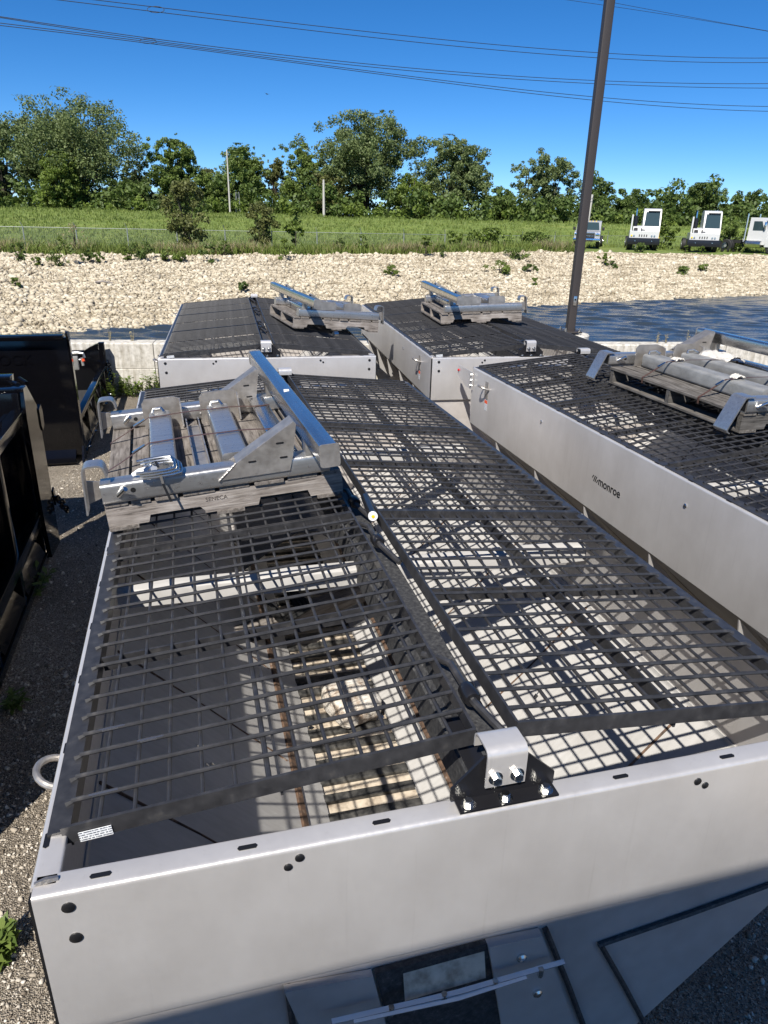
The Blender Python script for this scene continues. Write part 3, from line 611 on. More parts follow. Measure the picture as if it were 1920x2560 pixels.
# ================================================================ PALLETS AND MOUNTING FRAMES
def make_pallet(loc, rot, label, nx=1.01, ny=1.22, stencil=None, dark=False):
    wx, wy = (M_WOODDX, M_WOODDY) if dark else (M_WOODX, M_WOODY)
    root = empty('wooden_pallet', loc, rot, label, 'pallet', 'wooden pallets lying on the hopper screens')
    def stringer():
        a, n_ = nx, .235
        x1, x2, x3, x4 = nx*.16, nx*.16+n_, nx*.62, nx*.62+n_
        return MB().extr([(0,.018),(x1,.018),(x1+.01,.05),(x2-.02,.052),(x2,.03),(x2,.018),(x3,.018),(x3+.012,.052),(x4-.012,.05),(x4,.018),(a,.018),(a,.108),(0,.108)], 'y', 0, .038)
    sm = cached(f'str{nx}{dark}', lambda: stringer().mesh('stringer', wx, 0))
    for y in (0, ny/2-.019, ny-.038): add('stringer', sm, root, (0,y,0))
    r_ = random.Random(int(loc[0]*100)); x = 0; k = 0
    while x < nx-.06:
        wd_ = min(r_.choice((.085,.10,.135,.14)), nx-x); key = f'db{round(wd_,3)}{ny}{dark}'
        m = cached(key, lambda: MB().box(0,wd_-.006,-.006,ny+.006,.1085,.1275,.003).mesh('deck_board', wy, 0))
        add('deck_board', m, root, (x, r_.uniform(-.006,.006), 0), (0,0,r_.uniform(-.006,.006))); x += wd_+r_.uniform(.004,.016); k += 1
    for x in (0, nx*.5-.06, nx-.12):
        m = cached(f'bb{ny}{dark}', lambda: MB().box(0,.12,-.004,ny+.004,0,.0175,.003).mesh('base_board', wy, 0)); add('base_board', m, root, (x,0,0))
    if stencil: add('stencil', text_mesh(stencil, .026, M_STENCIL, 0, .0004), root, (nx*.40,-.0008,.070), (math.pi/2,0,0))
    return root
def make_frame(loc, rot, label, S_=1.13, leg_mat=None, beam=(-.36,1.74), down=False):
    leg_mat = leg_mat or M_TUBE
    root = empty('mounting_frame', loc, rot, label, 'steel frame', 'stainless mounting frames strapped on pallets')
    D = .128
    for i, y in enumerate((-.02, S_-.02)):
        rl = MB().extr(rrect(y, y+.10, D, D+.088, .016, 4), 'x', .0, .955).build('rail', M_TUBE, root)
        # open end, pin and hole
        MB().box(-.0015,.0005,y+.012,y+.088,D+.010,D+.078).build('tube_mouth', M_HOLE, rl)
        MB().tube([(.065,y-.001,D+.035),(.10,y-.045,D+.075)], .010, 10).build('pin', M_BRIGHT, rl)
        MB().tube([(.125,y+.001,D+.05),(.125,y-.001,D+.05)], .011, 12).build('hole', M_HOLE, rl)
        if down:
            hk = MB().extr(sheet([(.03,D+.104),(-.03,D+.104),(-.115,D-.10),(-.09,D-.118)], .007, .015, 3), 'y', y-.015, y+.105).build('hook_plate', M_TUBE, root)
        else:
            hk = MB().extr(sheet([(-.066,D-.035),(-.05,D+.165),(.022,D+.165),(.03,D+.115)], .007, .022, 4), 'y', y+.005, y+.095).build('hook_plate', M_TUBE, root)
            MB().extr([(-.058,D+.0),(-.0,D+.02),(-.0,D+.09),(-.05,D+.10)], 'y', y+.046, y+.052).build('hook_web', M_PLATE, hk)
        # gusset: folded plate rising from the rail to the beam
        g_ = MB().extr([(.472,D+.036),(.552,D+.101),(.812,D+.250),(.822,D+.238),(.796,D+.10),(.776,D+.036)], 'y', y-.007, y-.001).build('gusset', M_PLATE, root)
        MB().extr([(.552,D+.1015),(.812,D+.2505),(.822,D+.240),(.815,D+.238),(.56,D+.096)], 'y', y-.001, y+.094).build('gusset_flange', M_PLATE, g_)
        MB().extr([(.53,D+.087),(.552,D+.101),(.812,D+.250),(.822,D+.238),(.80,D+.087)], 'y', y+.094, y+.100).build('gusset_back', M_PLATE, g_)
        MB().tube([(.470,y-.008,D+.036),(.512,y-.007,D+.070),(.552,y-.004,D+.102)], .005, 6).build('weld', M_WELD, g_)
        for xx, zz in ((.62,D+.10),(.745,D+.165),(.755,D+.10)): MB().extr([(xx-.014,zz-.004),(xx+.014,zz-.004),(xx+.018,zz),(xx+.014,zz+.004),(xx-.014,zz+.004),(xx-.018,zz)], 'y', y-.0085, y-.0072).build('slot', M_HOLE, g_)
        MB().box(.855,.895,y+.006,y+.09,D+.0879,D+.152).build('beam_foot', M_PLATE, root)
    bm_ = MB().extr(rrect(.85, .925, D+.150, D+.238, .012, 3), 'y', *beam).build('beam', M_BEAM, root)
    for yy in beam: MB().extr(rrect(.847,.928,D+.147,D+.241,.012,2), 'y', yy-.003, yy+.003).build('end_plate', M_PLATE, bm_)
    MB().raw([(.872,.55,D+.2385),(.90,.56,D+.2385),(.905,.60,D+.2385),(.88,.61,D+.2385)], [(0,1,2,3)]).build('paper_scrap', M_LABEL, bm_)
    MB().extr(rrect(.745,.838,D+.001,D+.092,.016,3), 'y', .085, S_-.025).build('cross_tube', M_BEAM, root)
    # loose legs and channel lying between the rails
    for x0, x1 in ((.20,.315), (.505,.625)):
        l_ = MB().extr(rrect(x0,x1,D+.001,D+.105,.02,4), 'y', .12, S_-.12).build('leg_tube', leg_mat, root)
        MB().tube([(x0+.02,S_-.16,D+.105),(x0+.03,S_-.15,D+.125),(x0+.07,S_-.16,D+.13),(x0+.085,S_-.20,D+.115)], .008, 8).build('hook_pin', M_BRIGHT, l_)
        MB().extr([(x0-.03,D-.0),(x1+.06,D),(x1+.06,D+.15),(x1+.02,D+.165),(x0-.01,D+.165),(x0-.03,D+.14)], 'y', S_-.075, S_-.066).build('ear_plate', M_PLATE, l_)
        MB().extr([(S_-.15,D+.01),(S_-.075,D+.0),(S_-.075,D+.15),(S_-.12,D+.14)], 'x', x1+.052, x1+.060).build('ear_flange', M_PLATE, l_)
    MB().extr([(.385,D),(.455,D),(.455,D+.05),(.449,D+.05),(.449,D+.006),(.391,D+.006),(.391,D+.05),(.385,D+.05)], 'y', .12, S_-.14).build('channel', M_PLATE, root)
    return root
def make_strap(parent_loc, rot, label, y, x_hi=.62, sag=0.0):
    D = .128; root = empty('steel_strap', parent_loc, rot, label, 'strap', 'rusty steel bands')
    pts = [(-.006,y-.02,.09),(-.008,y-.02,D+.004),(.06,y-.012,D+.035),(.20,y,D+.1085),(.26,y,D+.110),(.40,y+.008,D+.114+sag),(.53,y+.01,D+.111),(.62,y+.012,D+.110),(.70,y+.015,D+.103),(.75,y+.02,D+.095),(.835,y+.02,D+.094),(.843,y+.02,D+.0)]
    MB().strip(pts, (0,1,0), .017, .0014).build('band', M_STRAP, root)
    MB().strip([(.12,y-.006,D+.0755),(.18,y-.002,D+.103)], (0,1,0), .022, .004).build('seal', M_BRIGHT, root)
    return root
def set_on(loc, rot, nx, ny, S_, lab, dy=.0, stencil=None, leg_mat=None, beam=(-.36,1.74), straps=(.34,.80), base=None):
    make_pallet(loc, rot, lab[0], nx, ny, stencil, leg_mat is not None)
    fo = make_frame(loc, rot, lab[1], S_, leg_mat, beam, leg_mat is not None)
    if leg_mat is not None: fo.scale.x = 1.14
    for k, s_ in enumerate(straps): make_strap(loc, rot, lab[2+k], s_)
TILT = math.atan(.075/1.0)
set_on((.015,1.772,.022), (0,-TILT,R(2.5)), 1.01, 1.22, 1.13, ('grey weathered pallet on the left screen of the nearest hopper', 'stainless frame with a blue-shining beam on the nearest hopper',
    'near of two rusty steel bands across the frame on the nearest hopper', 'far of two rusty steel bands across the frame on the nearest hopper'), stencil='SENECA', straps=(.42,.88))
# B: turned round, beam at left, tilted down to the right
def turned(x, y, z, a, tilt): # pallet local origin at its (new) far right corner
    return (x, y, z), (0, -tilt, a)
set_on((2.40,8.30,.012), (Matrix.Rotation(R(186),3,'Z') @ Matrix.Rotation(-R(4.4),3,'Y')).to_euler(), 1.01, 1.22, 1.13, ('split grey pallet hanging over the right rim of the hopper by the wall', 'stainless frame with its beam to the left on the hopper by the wall',
    'near dark band round the frame on the hopper by the wall', 'far dark band round the frame on the hopper by the wall'), beam=(-.40,1.70))
set_on((4.47,8.30,.115), (Matrix.Rotation(R(174),3,'Z') @ Matrix.Rotation(R(2.0),3,'Y')).to_euler(), 1.01, 1.22, 1.13, ('grey pallet on the hopper beside the light pole', 'stainless frame with its beam to the left on the hopper beside the light pole',
    'near dark band round the frame beside the light pole', 'far dark band round the frame beside the light pole'), beam=(-.40,1.66))
set_on((3.60,2.36,.095), (0,0,R(1.0)), 1.12, 1.44, 1.50, ('dark weathered pallet across the ridge of the right hopper', 'stainless frame with dull padded tubes on the right hopper',
    'near rusty band over the padded tubes on the right hopper', 'far rusty band over the padded tubes on the right hopper'), leg_mat=M_GALV, beam=(-.30,1.74), straps=(.42,1.04))
def scrap(loc, sx, sy, sz, label, seed):
    r_ = np.random.default_rng(seed); n = 12; xs, ys = np.meshgrid(np.linspace(-1,1,n), np.linspace(-1,1,n)); zz = r_.uniform(0,1,(n,n))
    zz = (zz+np.roll(zz,1,0)+np.roll(zz,1,1))/3; P = np.c_[(xs+r_.normal(0,.06,xs.shape)).ravel()*sx, (ys+r_.normal(0,.06,xs.shape)).ravel()*sy, zz.ravel()*sz - (xs.ravel()**2)*sz*.8]
    F = [(j*n+i, j*n+i+1, j*n+n+i+1, j*n+n+i) for j in range(n-1) for i in range(n-1)]
    o = add('torn_wrap', np_mesh('torn_wrap', P, F, M_FOAM), None, loc); md = o.modifiers.new('thick', 'SOLIDIFY'); md.thickness = .003
    return props(o, label, 'plastic wrap', 'torn white wrap on the right frame')
scrap((4.33,3.50,.335), .09, .16, .05, 'crumpled white wrap tucked beside the gusset on the right frame', 1)
scrap((3.89,2.80,.345), .04, .035, .02, 'torn white wrap under the near band of the right frame', 2)
scrap((3.88,3.42,.345), .04, .035, .02, 'torn white wrap under the far band of the right frame', 3)
# bag of bent hardware on the near rail of the nearest frame
hb = empty('hardware_bundle', (.19,1.775,.262), (0,-TILT,R(6)), 'bent zinc u-bolts in a clear bag tied to the near rail', 'hardware')
for k in range(3):
    rr_ = [(-.02,-.045),(.03,-.05),(.10,-.05),(.128,-.042),(.135,-.02),(.135,.02),(.128,.042),(.10,.05),(.03,.05),(-.01,.045)]
    MB().tube([(x_-.012*k, y_*.95, .012*k + .25*(y_+.05)+.004) for x_, y_ in rr_], .0068, 9).build('u_bolt', M_BRIGHT, hb)
for k in range(7):
    MB().tube([(0,0,0),(0,0,.012)], .014, 6).build('nut', M_BRIGHT, hb, (rnd.uniform(.0,.10), rnd.uniform(-.03,.035), rnd.uniform(.012,.03)), (rnd.uniform(-1,1), rnd.uniform(-1,1), 0))
MB().strip([(.035,.085,-.05),(.035,.07,.01),(.04,.03,.045),(.045,-.03,.035),(.05,-.075,-.02),(.07,-.085,-.10)], (1,0,0), .010, .003).build('cable_tie', M_HOLE, hb)
MB().tube([(-.06,.035,.0),(-.03,.03,.012),(.0,.025,.02)], [.008,.013,.010], 8).build('bag_end', M_LABEL, hb)

# cast-off sheave lying on hopper B's right screen
MB().tube([(0,0,0),(.05,.02,.0)], .026, 12).build('pipe_stub', M_BRIGHT, None, (1.93,6.72,.06)); props(bpy.data.objects['pipe_stub'], 'short bright pipe stub lying on the screen by the split pallet', 'pipe')

# ================================================================ BLACK DUMP BODIES
b2 = empty('dump_body', (-2.1,9.2,GZ), (0,0,0), 'black dump body by the concrete wall, tall headboard toward the viewer', 'dump body', 'black truck bodies at left')
def bx(name, x0, x1, y0, y1, z0, z1, parent, mat=M_BLACK, c=.006): # world coordinates
    P = parent.location; return MB().box(x0-P[0],x1-P[0],y0-P[1],y1-P[1],z0-P[2],z1-P[2],c).build(name, mat, parent)
def bxr(name, m, parent, mat=M_BLACK):
    P = parent.location; m.v = [(v_[0]-P[0], v_[1]-P[1], v_[2]-P[2]) for v_ in m.v]; return m.build(name, mat, parent)
bx('headboard', -3.35,-.925,7.54,7.58,-1.42,-.06, b2); bx('headboard_lip', -3.35,-.955,7.45,7.585,-.075,-.02, b2)
bxr('headboard_foot', MB().extr([(7.40,-1.46),(7.50,-1.40),(7.58,-1.30),(7.60,-1.44)], 'x', -3.3, -1.0), b2); bx('foot_bar', -3.3,-.98,7.38,7.41,-1.475,-1.455, b2, M_BLACK, .003)
bxr('corner_plate', MB().extr([(7.44,-.0),(7.50,.02),(7.60,.0),(7.64,-1.30),(7.60,-1.47),(7.36,-1.47),(7.50,-1.30),(7.52,-.10)], 'x', -.925, -.90), b2)
bx('floor', -3.3,-.95,7.6,10.86,-1.44,-1.38, b2, M_RIDGE)
for x in (-.93, -3.30):
    bx('top_rail', x-.045,x+.03,7.64,10.86,-1.02,-.955, b2); bx('bottom_rail', x-.045,x+.035,7.64,10.86,-1.45,-1.40, b2)
    for y in (8.30,9.05,9.80,10.50): bx('post', x-.03,x+.02,y-.035,y+.035,-1.40,-1.02, b2)
    for y0 in (7.66,8.34,9.09,9.84): bxr('kick_panel', MB().extr([(x-.04,-1.12),(x+.028,-1.40),(x+.02,-1.40),(x-.048,-1.12)], 'y', y0, y0+.62), b2)
bx('tailgate', -3.25,-.98,10.83,10.88,-1.40,-.76, b2); bxr('tailgate_lip', MB().extr([(-1.20,-.76),(-1.10,-.70),(-.99,-.66),(-.99,-.76)], 'y', 10.80, 10.90), b2)
bx('corner_post', -.985,-.90,10.80,10.90,-1.46,-.645, b2)
for y in (7.9,8.6,9.3,10.1,10.7): bxr('side_bolt', MB().tube([(-.895,y,-1.43),(-.875,y,-1.43)], .014, 6), b2, M_BRIGHT)
def chain(p0, p1, n, r, mat, parent, name):
    m = MB(); p0, p1 = Vector(p0), Vector(p1)
    for i in range(n):
        a = p0.lerp(p1, i/n); b_ = p0.lerp(p1, (i+1.35)/n); t = (b_-a); s_ = Vector((1,0,0)) if i % 2 else Vector((0,1,0)); s_ = s_*r*2.0
        m.tube([a-s_, a+t*.25-s_*1.1, b_-t*.25-s_*1.1, b_-s_*.2, b_-t*.25+s_*1.1, a+t*.25+s_*1.1, a+s_*.2, a-s_], r, 5, False)
    return bxr(name, m, parent, mat)
chain((-.875,10.82,-.92), (-.84,10.72,-1.28), 9, .011, M_BLACK, b2, 'chain')
bxr('latch_pipe', MB().tube([(-1.05,7.99,-.31),(-.90,7.98,-.30),(-.84,7.97,-.31),(-.83,7.97,-.36)], .018, 8).tube([(-1.0,7.98,-.40),(-.86,7.97,-.38)], .014, 8), b2, M_BRIGHT)
bxr('latch_body', MB().box(-.98,-.90,7.94,8.0,-.50,-.34,.01).tube([(-.86,7.96,-.36),(-.85,7.96,-.45)], .016, 8), b2, M_GALV)
bxr('latch_knob', MB().tube([(-.845,7.96,-.37),(-.84,7.955,-.40)], .02, 8), b2, M_RED)
# raised letters on the headboard, black on black
tm = text_mesh('OCK', .16, M_BLACK, .002, .003); o = add('raised_letters', tm, b2, (-1.66+2.1,7.537-9.2,-.345-GZ), (math.pi/2,0,0))

b1 = empty('dump_body', (-2.1,3.2,GZ), (0,0,0), 'nearer black dump body at the left edge with a pale reflection on its end post', 'dump body', 'black truck bodies at left')
bxr('end_post', MB().extr([(4.80,-.02),(4.92,-.02),(5.18,-.24),(5.21,-.34),(5.20,-1.50),(4.80,-1.46),(4.74,-1.05),(4.755,-.25)], 'x', -.905, -.87), b1)
bx('post_face', -1.06,-.905,4.745,4.775,-1.40,-.04, b1); bx('post_cap', -1.06,-.875,4.78,4.94,-.045,-.015, b1)
bxr('hook_tab', MB().extr([(5.19,-.28),(5.28,-.26),(5.32,-.33),(5.30,-.44),(5.22,-.47),(5.19,-.42)], 'x', -.90, -.86), b1)
for (y0, y1, z0, z1, n_) in ((1.45,4.74,-.26,-.17,'top_rail'),(1.45,4.74,-1.12,-1.02,'lower_rail'),(1.45,4.74,-1.45,-1.38,'sill')): bx(n_, -.97,-.88,y0,y1,z0,z1, b1)
bx('side_panel', -1.03,-1.0,1.45,4.75,-1.40,-.20, b1)
for y in (1.50,2.3,3.1,3.9): bx('rib', -1.0,-.90,y-.04,y+.04,-1.38,-.26, b1)
for y0 in (1.55,2.35,3.15,3.95): bxr('kick_panel', MB().extr([(-.985,-1.12),(-.89,-1.36),(-.90,-1.37),(-.995,-1.13)], 'y', y0, y0+.72), b1)
bx('front_board', -3.3,-.88,1.42,1.45,-1.42,0.0, b1); bx('tailgate', -3.25,-1.06,5.08,5.14,-1.42,-.04, b1); bx('tailgate_bar', -3.25,-1.0,5.02,5.17,-.045,.03, b1)
bx('far_side', -3.3,-3.25,1.3,5.1,-1.42,-.1, b1); bx('floor', -3.25,-1.03,1.31,5.07,-1.40,-1.36, b1, M_RIDGE)
bxr('gate_link', MB().tube([(-1.02,5.05,-.01),(-.93,4.93,-.01)], .018, 8).tube([(-.95,5.1,0.0),(-.88,5.0,-.02)], .018, 8), b1)
chain((-.85,5.30,-1.10), (-.80,5.36,-1.27), 5, .012, M_BLACK, b1, 'chain')
bxr('chain_hook', MB().extr([(5.22,-1.02),(5.27,-1.0),(5.30,-1.1),(5.24,-1.16)], 'x', -.875, -.86), b1)

# ================================================================ LIGHT POLE
PX, PY = 7.05, 10.72
lp_ = empty('light_pole', (PX,PY,-.62), (0,0,R(-8)), 'tall square dark bronze light pole on a concrete base', 'light pole')
MB().extr(rrect(-.07,.07,-.07,.07,.014,3), 'z', .05, 11.0).build('shaft', M_POLE, lp_)
MB().box(-.17,.17,-.17,.17,.030,.055,.004).build('base_plate', M_POLE, lp_)
for sx in (-1,1):
    for sy in (-1,1): MB().tube([(sx*.13,sy*.13,0),(sx*.13,sy*.13,.12)], .014, 8).tube([(sx*.13,sy*.13,.055),(sx*.13,sy*.13,.085)], .026, 6).build('anchor_bolt', M_BRIGHT, lp_)
MB().box(-.03,.03,-.0845,-.076,.50,.66,.004).build('hand_hole_cover', M_BRIGHT, lp_); MB().tube([(0,-.085,.60),(0,-.088,.60)], .018, 10).build('cover_screw', M_HOLE, lp_)
pd = MB().tube([(0,0,-2.9),(0,0,-.02),(0,0,0)], [.31,.31,.29], 28).mesh('concrete_pedestal', M_CONC)
props(add('concrete_pedestal', pd, None, (PX+.05,PY,-.62)), 'round concrete pedestal under the dark light pole behind the wall', 'pedestal')

# ================================================================ PLANTS
def leaves(C_, R_, n, size, r, up=.25, asp=.62):
    """n diamond leaves spread through clumps centred at C_ with radii R_"""
    pr = R_**2.2; k = r.choice(len(C_), n, p=pr/pr.sum()); d_ = r.normal(0,1,(n,3)); d_ /= np.linalg.norm(d_,axis=1,keepdims=True)
    rad = r.uniform(0,1,n)**.45; P = C_[k] + d_*(R_[k]*rad)[:,None]*np.array([1,1,.8])
    nrm = d_*.8 + r.normal(0,.6,(n,3)) + np.array([0,0,up]); nrm /= np.linalg.norm(nrm,axis=1,keepdims=True)
    a = np.cross(nrm, r.normal(0,1,(n,3))); a /= np.linalg.norm(a,axis=1,keepdims=True)+1e-9; b_ = np.cross(nrm,a)
    s_ = (size*r.uniform(.6,1.35,n))[:,None]
    VV = np.stack([P-a*s_, P+b_*s_*asp+nrm*s_*.12, P+a*s_, P-b_*s_*asp+nrm*s_*.12],1).reshape(-1,3)
    return VV, (np.arange(n)*4)[:,None]+np.arange(4)
def tree(U, V, ztop, wd_, leaf, label, seed, cbase=.28, n=5200, lsize=.24, name='broadleaf_tree', lean=0.0, clumps=70, trunk=.34, gaps=.5, group='trees behind the levee', base=None):
    r = np.random.default_rng(seed); zb = float(zt(U, V)) if base is None else base; H = ztop-zb; p = bgp(U, V, zb)
    root = empty(name, p, (0,0,0), label, 'tree', group)
    C_ = []; R_ = []; TG = []; K = int(clumps*.42)+8
    while len(TG) < K:
        q = r.uniform(-1,1,3); l_ = np.linalg.norm(q)
        if l_ > 1 or l_ < gaps*.7: continue
        zz = q[2]; shape = (1-.22*max(zz,0)) * (1+.20*math.sin(3*math.atan2(q[1],q[0])+seed)+.16*math.sin(5*zz+seed*2))
        x_, y_ = q[0]*wd_*.5*.88*shape, q[1]*wd_*.5*.8*shape
        if zz < -.2: x_ *= .85
        z_ = H*cbase + (H*(1-cbase))*(zz*.5+.5)*.94
        TG.append(np.array((x_*math.cos(YAW)+y_*math.sin(YAW)+lean*z_/H, -x_*math.sin(YAW)+y_*math.cos(YAW), z_)))
        for k in range(r.integers(6,11)):
            C_.append(TG[-1]+r.normal(0,1,3)*np.array([.10,.10,.075])*wd_*(1 if wd_ > 7 else 1.2)); R_.append(wd_*r.uniform(.025,.08)*(1 if wd_ > 7 else 1.3))
    C_ = np.array(C_); R_ = np.array(R_)
    vv, ff = leaves(C_, R_, int(n*(4.6 if wd_ > 8.5 else 5.4)), lsize*.58, r); vv[:,2] = np.minimum(vv[:,2], H)
    add('crown', np_mesh('crown', vv, ff, leaf), root)
    t = MB(); tr = trunk*wd_/12+.07; f_ = .62
    mid = Vector((lean*.4+r.normal(0,.12), r.normal(0,.1), H*f_*.55)); top = Vector((lean*.8, r.normal(0,.2), H*.84))
    t.tube([(0,0,-.3),(mid.x*.4,mid.y*.4,H*.16),mid,top], [tr*1.35,tr,tr*.72,tr*.16], 8)
    for k in range(min(len(TG),26)):
        c_ = Vector(TG[k]); s0 = r.uniform(.16,.6); a_ = Vector((mid.x*s0*1.4, mid.y*s0, H*.84*s0*.72))
        if c_.z < a_.z: c_.z = a_.z+.4
        m_ = a_.lerp(c_,.5)+Vector((0,0,r.uniform(-.1,.35)*H*.08)); t.tube([a_,m_,c_], [tr*.42,tr*.22,tr*.05], 5)
    t.build('trunk', M_BARK, root); return root
T = [(-39.7,98,13.7,18.6,M_LEAF_COT,'tallest spreading cottonwood at the far left of the tree line',11,.22,9500,.24,150,.95,.55),
     (-46.5,94,11.8,8.5,M_LEAF_COT,'leaning grey-green cottonwood cut by the left edge of the picture',12,.2,4200,.24,60,-.8,.6),
     (-38.2,90,7.2,6.1,M_LEAF_LIT,'smaller yellow-green tree standing before the tallest cottonwood',13,.1,3600,.19,60,0,.3),
     (-26.8,96,9.7,7.2,M_LEAF_MID,'bright green tree right of the tallest cottonwood',14,.14,4600,.22,70,0,.35),
     (-31.5,97,6.8,5.5,M_LEAF_COT,'low grey-green tree between the tallest cottonwood and the bright green tree',33,.12,2600,.22,50,0,.3),
     (-23.6,99,7.4,3.4,M_LEAF_BRN,'thin half-bare brownish tree right of the bright green tree',15,.2,900,.17,40,0,.2),
     (-18.7,97,8.9,6.6,M_LEAF_MID,'round green tree behind the tall thin pale pole',16,.12,4400,.21,70,0,.35),
     (-15.0,100,8.6,3.8,M_LEAF_BRN,'narrow olive tree between the round tree and the big central pair',17,.1,1800,.19,45,0,.3),
     (-11.3,98,9.8,5.8,M_LEAF_MID,'olive tree touching the left side of the biggest central tree',18,.08,3600,.21,60,0,.35),
     (-3.4,98,12.8,13.4,M_LEAF_COT,'biggest round-topped tree in the middle of the tree line',19,.12,9500,.24,130,.3,.5),
     (7.3,97,10.6,9.8,M_LEAF_COT,'wide tree just right of the biggest central tree',20,.1,6600,.23,100,.5,.5),
     (14.0,95,4.6,4.2,M_LEAF_MID,'low rounded tree in the gap right of the central trees',21,.02,2600,.19,45,0,.3),
     (19.9,101,10.3,8.3,M_LEAF_COT,'open feathery tree just left of the dark light pole',22,.06,4600,.22,80,-.4,.5),
     (25.8,98,6.1,5.4,M_LEAF_DRK,'dark dense tree right of the dark light pole',23,.02,3600,.2,55,0,.3),
     (29.9,96,5.0,5.2,M_LEAF_DRK,'low dark tree above the left white yard tractor',24,.02,3200,.2,50,0,.3),
     (34.6,97,4.6,4.8,M_LEAF_MID,'low green tree between the two white yard tractors',25,.02,3000,.2,50,0,.3),
     (39.4,99,6.0,6.4,M_LEAF_DRK,'broad dark tree above the right white yard tractor',26,.02,4000,.2,60,0,.3),
     (44.5,100,5.6,5.4,M_LEAF_DRK,'dark tree above the truck at the right edge',27,.02,3400,.2,50,0,.3),
     (-22.0,95,5.6,5.0,M_LEAF_MID,'low green tree filling the gap left of the tall thin pale pole',34,.02,2800,.2,50,0,.3),
     (2.6,94,6.2,5.5,M_LEAF_LIT,'lighter low tree before the gap between the two central trees',35,.02,3000,.2,50,0,.3),
     (-8.2,95,5.8,5.0,M_LEAF_BRN,'low brown-green tree at the left foot of the biggest central tree',36,.02,2600,.2,50,0,.3),
     (-33.0,93,4.6,5.0,M_LEAF_DRK,'low dark tree at the right foot of the tallest cottonwood',37,.02,2600,.2,50,0,.3),
     (49.0,98,6.0,5.0,M_LEAF_DRK,'dark tree cut by the right edge of the picture',28,.02,3000,.2,45,0,.3)]
for (U, V, zp, wd_, lf, lab, sd_, cb, n_, ls, cl, ln, gp) in T:
    tree(U, V, zp, wd_, lf, lab, sd_, cb, n_, ls, clumps=cl, lean=ln, gaps=gp)
# one continuous mass of undergrowth below the trees
C_, R_ = [], []
for U in np.arange(-60, 58, .5):
    for k in range(4):
        V = rng.uniform(88, 104); hh = rng.uniform(.5, 4.0) if k else rng.uniform(2.6, 5.4); hh *= (1.0+.25*math.sin(U*.6))
        P = bgp(U+rng.normal(0,.4), V, float(zt(U,V))+hh*rng.uniform(.25,1.0)); C_.append(P[:]); R_.append(rng.uniform(.55,1.25))
vv, ff = leaves(np.array(C_), np.array(R_), 70000, .22, rng)
props(add('undergrowth', np_mesh('undergrowth', vv, ff, M_LEAF_DRK)), 'dark tangled undergrowth filling the space below the tree line', 'undergrowth', None, 'stuff')
C_, R_ = [], []
for U in np.arange(-60, 58, .9):
    V = rng.uniform(86.5, 92); P = bgp(U+rng.normal(0,.4), V, float(zt(U,V))+rng.uniform(.2,1.8)); C_.append(P[:]); R_.append(rng.uniform(.4,.95))
vv, ff = leaves(np.array(C_), np.array(R_), 9000, .18, rng)
props(add('undergrowth', np_mesh('undergrowth', vv, ff, M_LEAF_LIT)), 'lighter green brush along the back edge of the levee', 'undergrowth', None, 'stuff')

def shrub(U, V, ztop, wd_, leaf, label, seed, n=1800, ls=.08, name='shrub', clumps=40, group='shrubs along the fence', base=None, vase=.45):
    r = np.random.default_rng(seed); zb = float(zt(U,V)) if base is None else base; H = max(ztop-zb, .25); root = empty(name, bgp(U,V,zb), (0,0,0), label, 'shrub', group)
    C_, R_ = [], []
    for k in range(clumps):
        zz = r.uniform(.05,1)**.8; rr = wd_*.5*(vase+(1-vase)*math.sin(min(zz*1.25,1)*math.pi*.62))*r.uniform(.15,.92)*(1-.55*max(0,zz-.72)/.28); a = r.uniform(0,6.28)
        C_.append((rr*math.cos(a), rr*math.sin(a), zz*H*.95)); R_.append(wd_*r.uniform(.07,.16))
    vv, ff = leaves(np.array(C_), np.array(R_), n, ls, r); vv[:,2] = np.clip(vv[:,2], .0, H*1.03)
    add('foliage', np_mesh('foliage', vv, ff, leaf), root)
    t = MB()
    for k in range(6):
        c_ = Vector(C_[r.integers(0,len(C_))]); t.tube([(0,0,-.05),(c_.x*.4,c_.y*.4,c_.z*.55),c_], [.03*wd_/2+.006,.018*wd_/2+.004,.004], 5)
    t.build('stem', M_BARK, root); return root
shrub(-12.19,45.8,3.0,2.9,M_LEAF_BRN,'tall dark vase-shaped shrub standing before the fence at left',41,4200,.085,clumps=70)
shrub(-8.07,48,2.05,2.3,M_LEAF_BRN,'second dark shrub before the fence, right of the tallest one',42,3000,.08,clumps=50)
shrub(-6.06,48.5,1.7,1.5,M_LEAF_LIT,'slim bright green sapling by the fence',43,700,.10,clumps=20,vase=.25)
shrub(-18.92,45.5,.45,1.9,M_DRY,'bare twiggy pale shrub against the fence at left',44,220,.05,clumps=30)
shrub(4.42,52,.5,1.4,M_LEAF_LIT,'left small bush of the low green clump before the fence',45,800,.09,clumps=22)
shrub(6.9,52.5,.65,3.4,M_LEAF_LIT,'widest bush of the low green clump before the fence',46,2200,.09,clumps=45)
shrub(10.11,54,.45,2.3,M_LEAF_MID,'right darker bush of the low green clump before the fence',47,1300,.09,clumps=30)
shrub(22.9,64.2,1.6,2.1,M_LEAF_LIT,'leafy shrub between the two white yard tractors',48,1300,.1,clumps=34)
shrub(28.3,64.2,1.8,2.9,M_LEAF_MID,'tall shrub right of the right white yard tractor',49,1900,.1,clumps=40)
shrub(30.2,64.8,1.0,1.6,M_LEAF_LIT,'small shrub next to the truck at the right edge',50,700,.1,clumps=20)
shrub(18.69,57.0,-.15,1.1,M_LEAF_DRK,'dark little bush before the left white yard tractor',51,900,.06,clumps=24)
shrub(23.97,58.6,-.15,.55,M_LEAF_LIT,'light green weed before the right white yard tractor',52,260,.06,clumps=12)
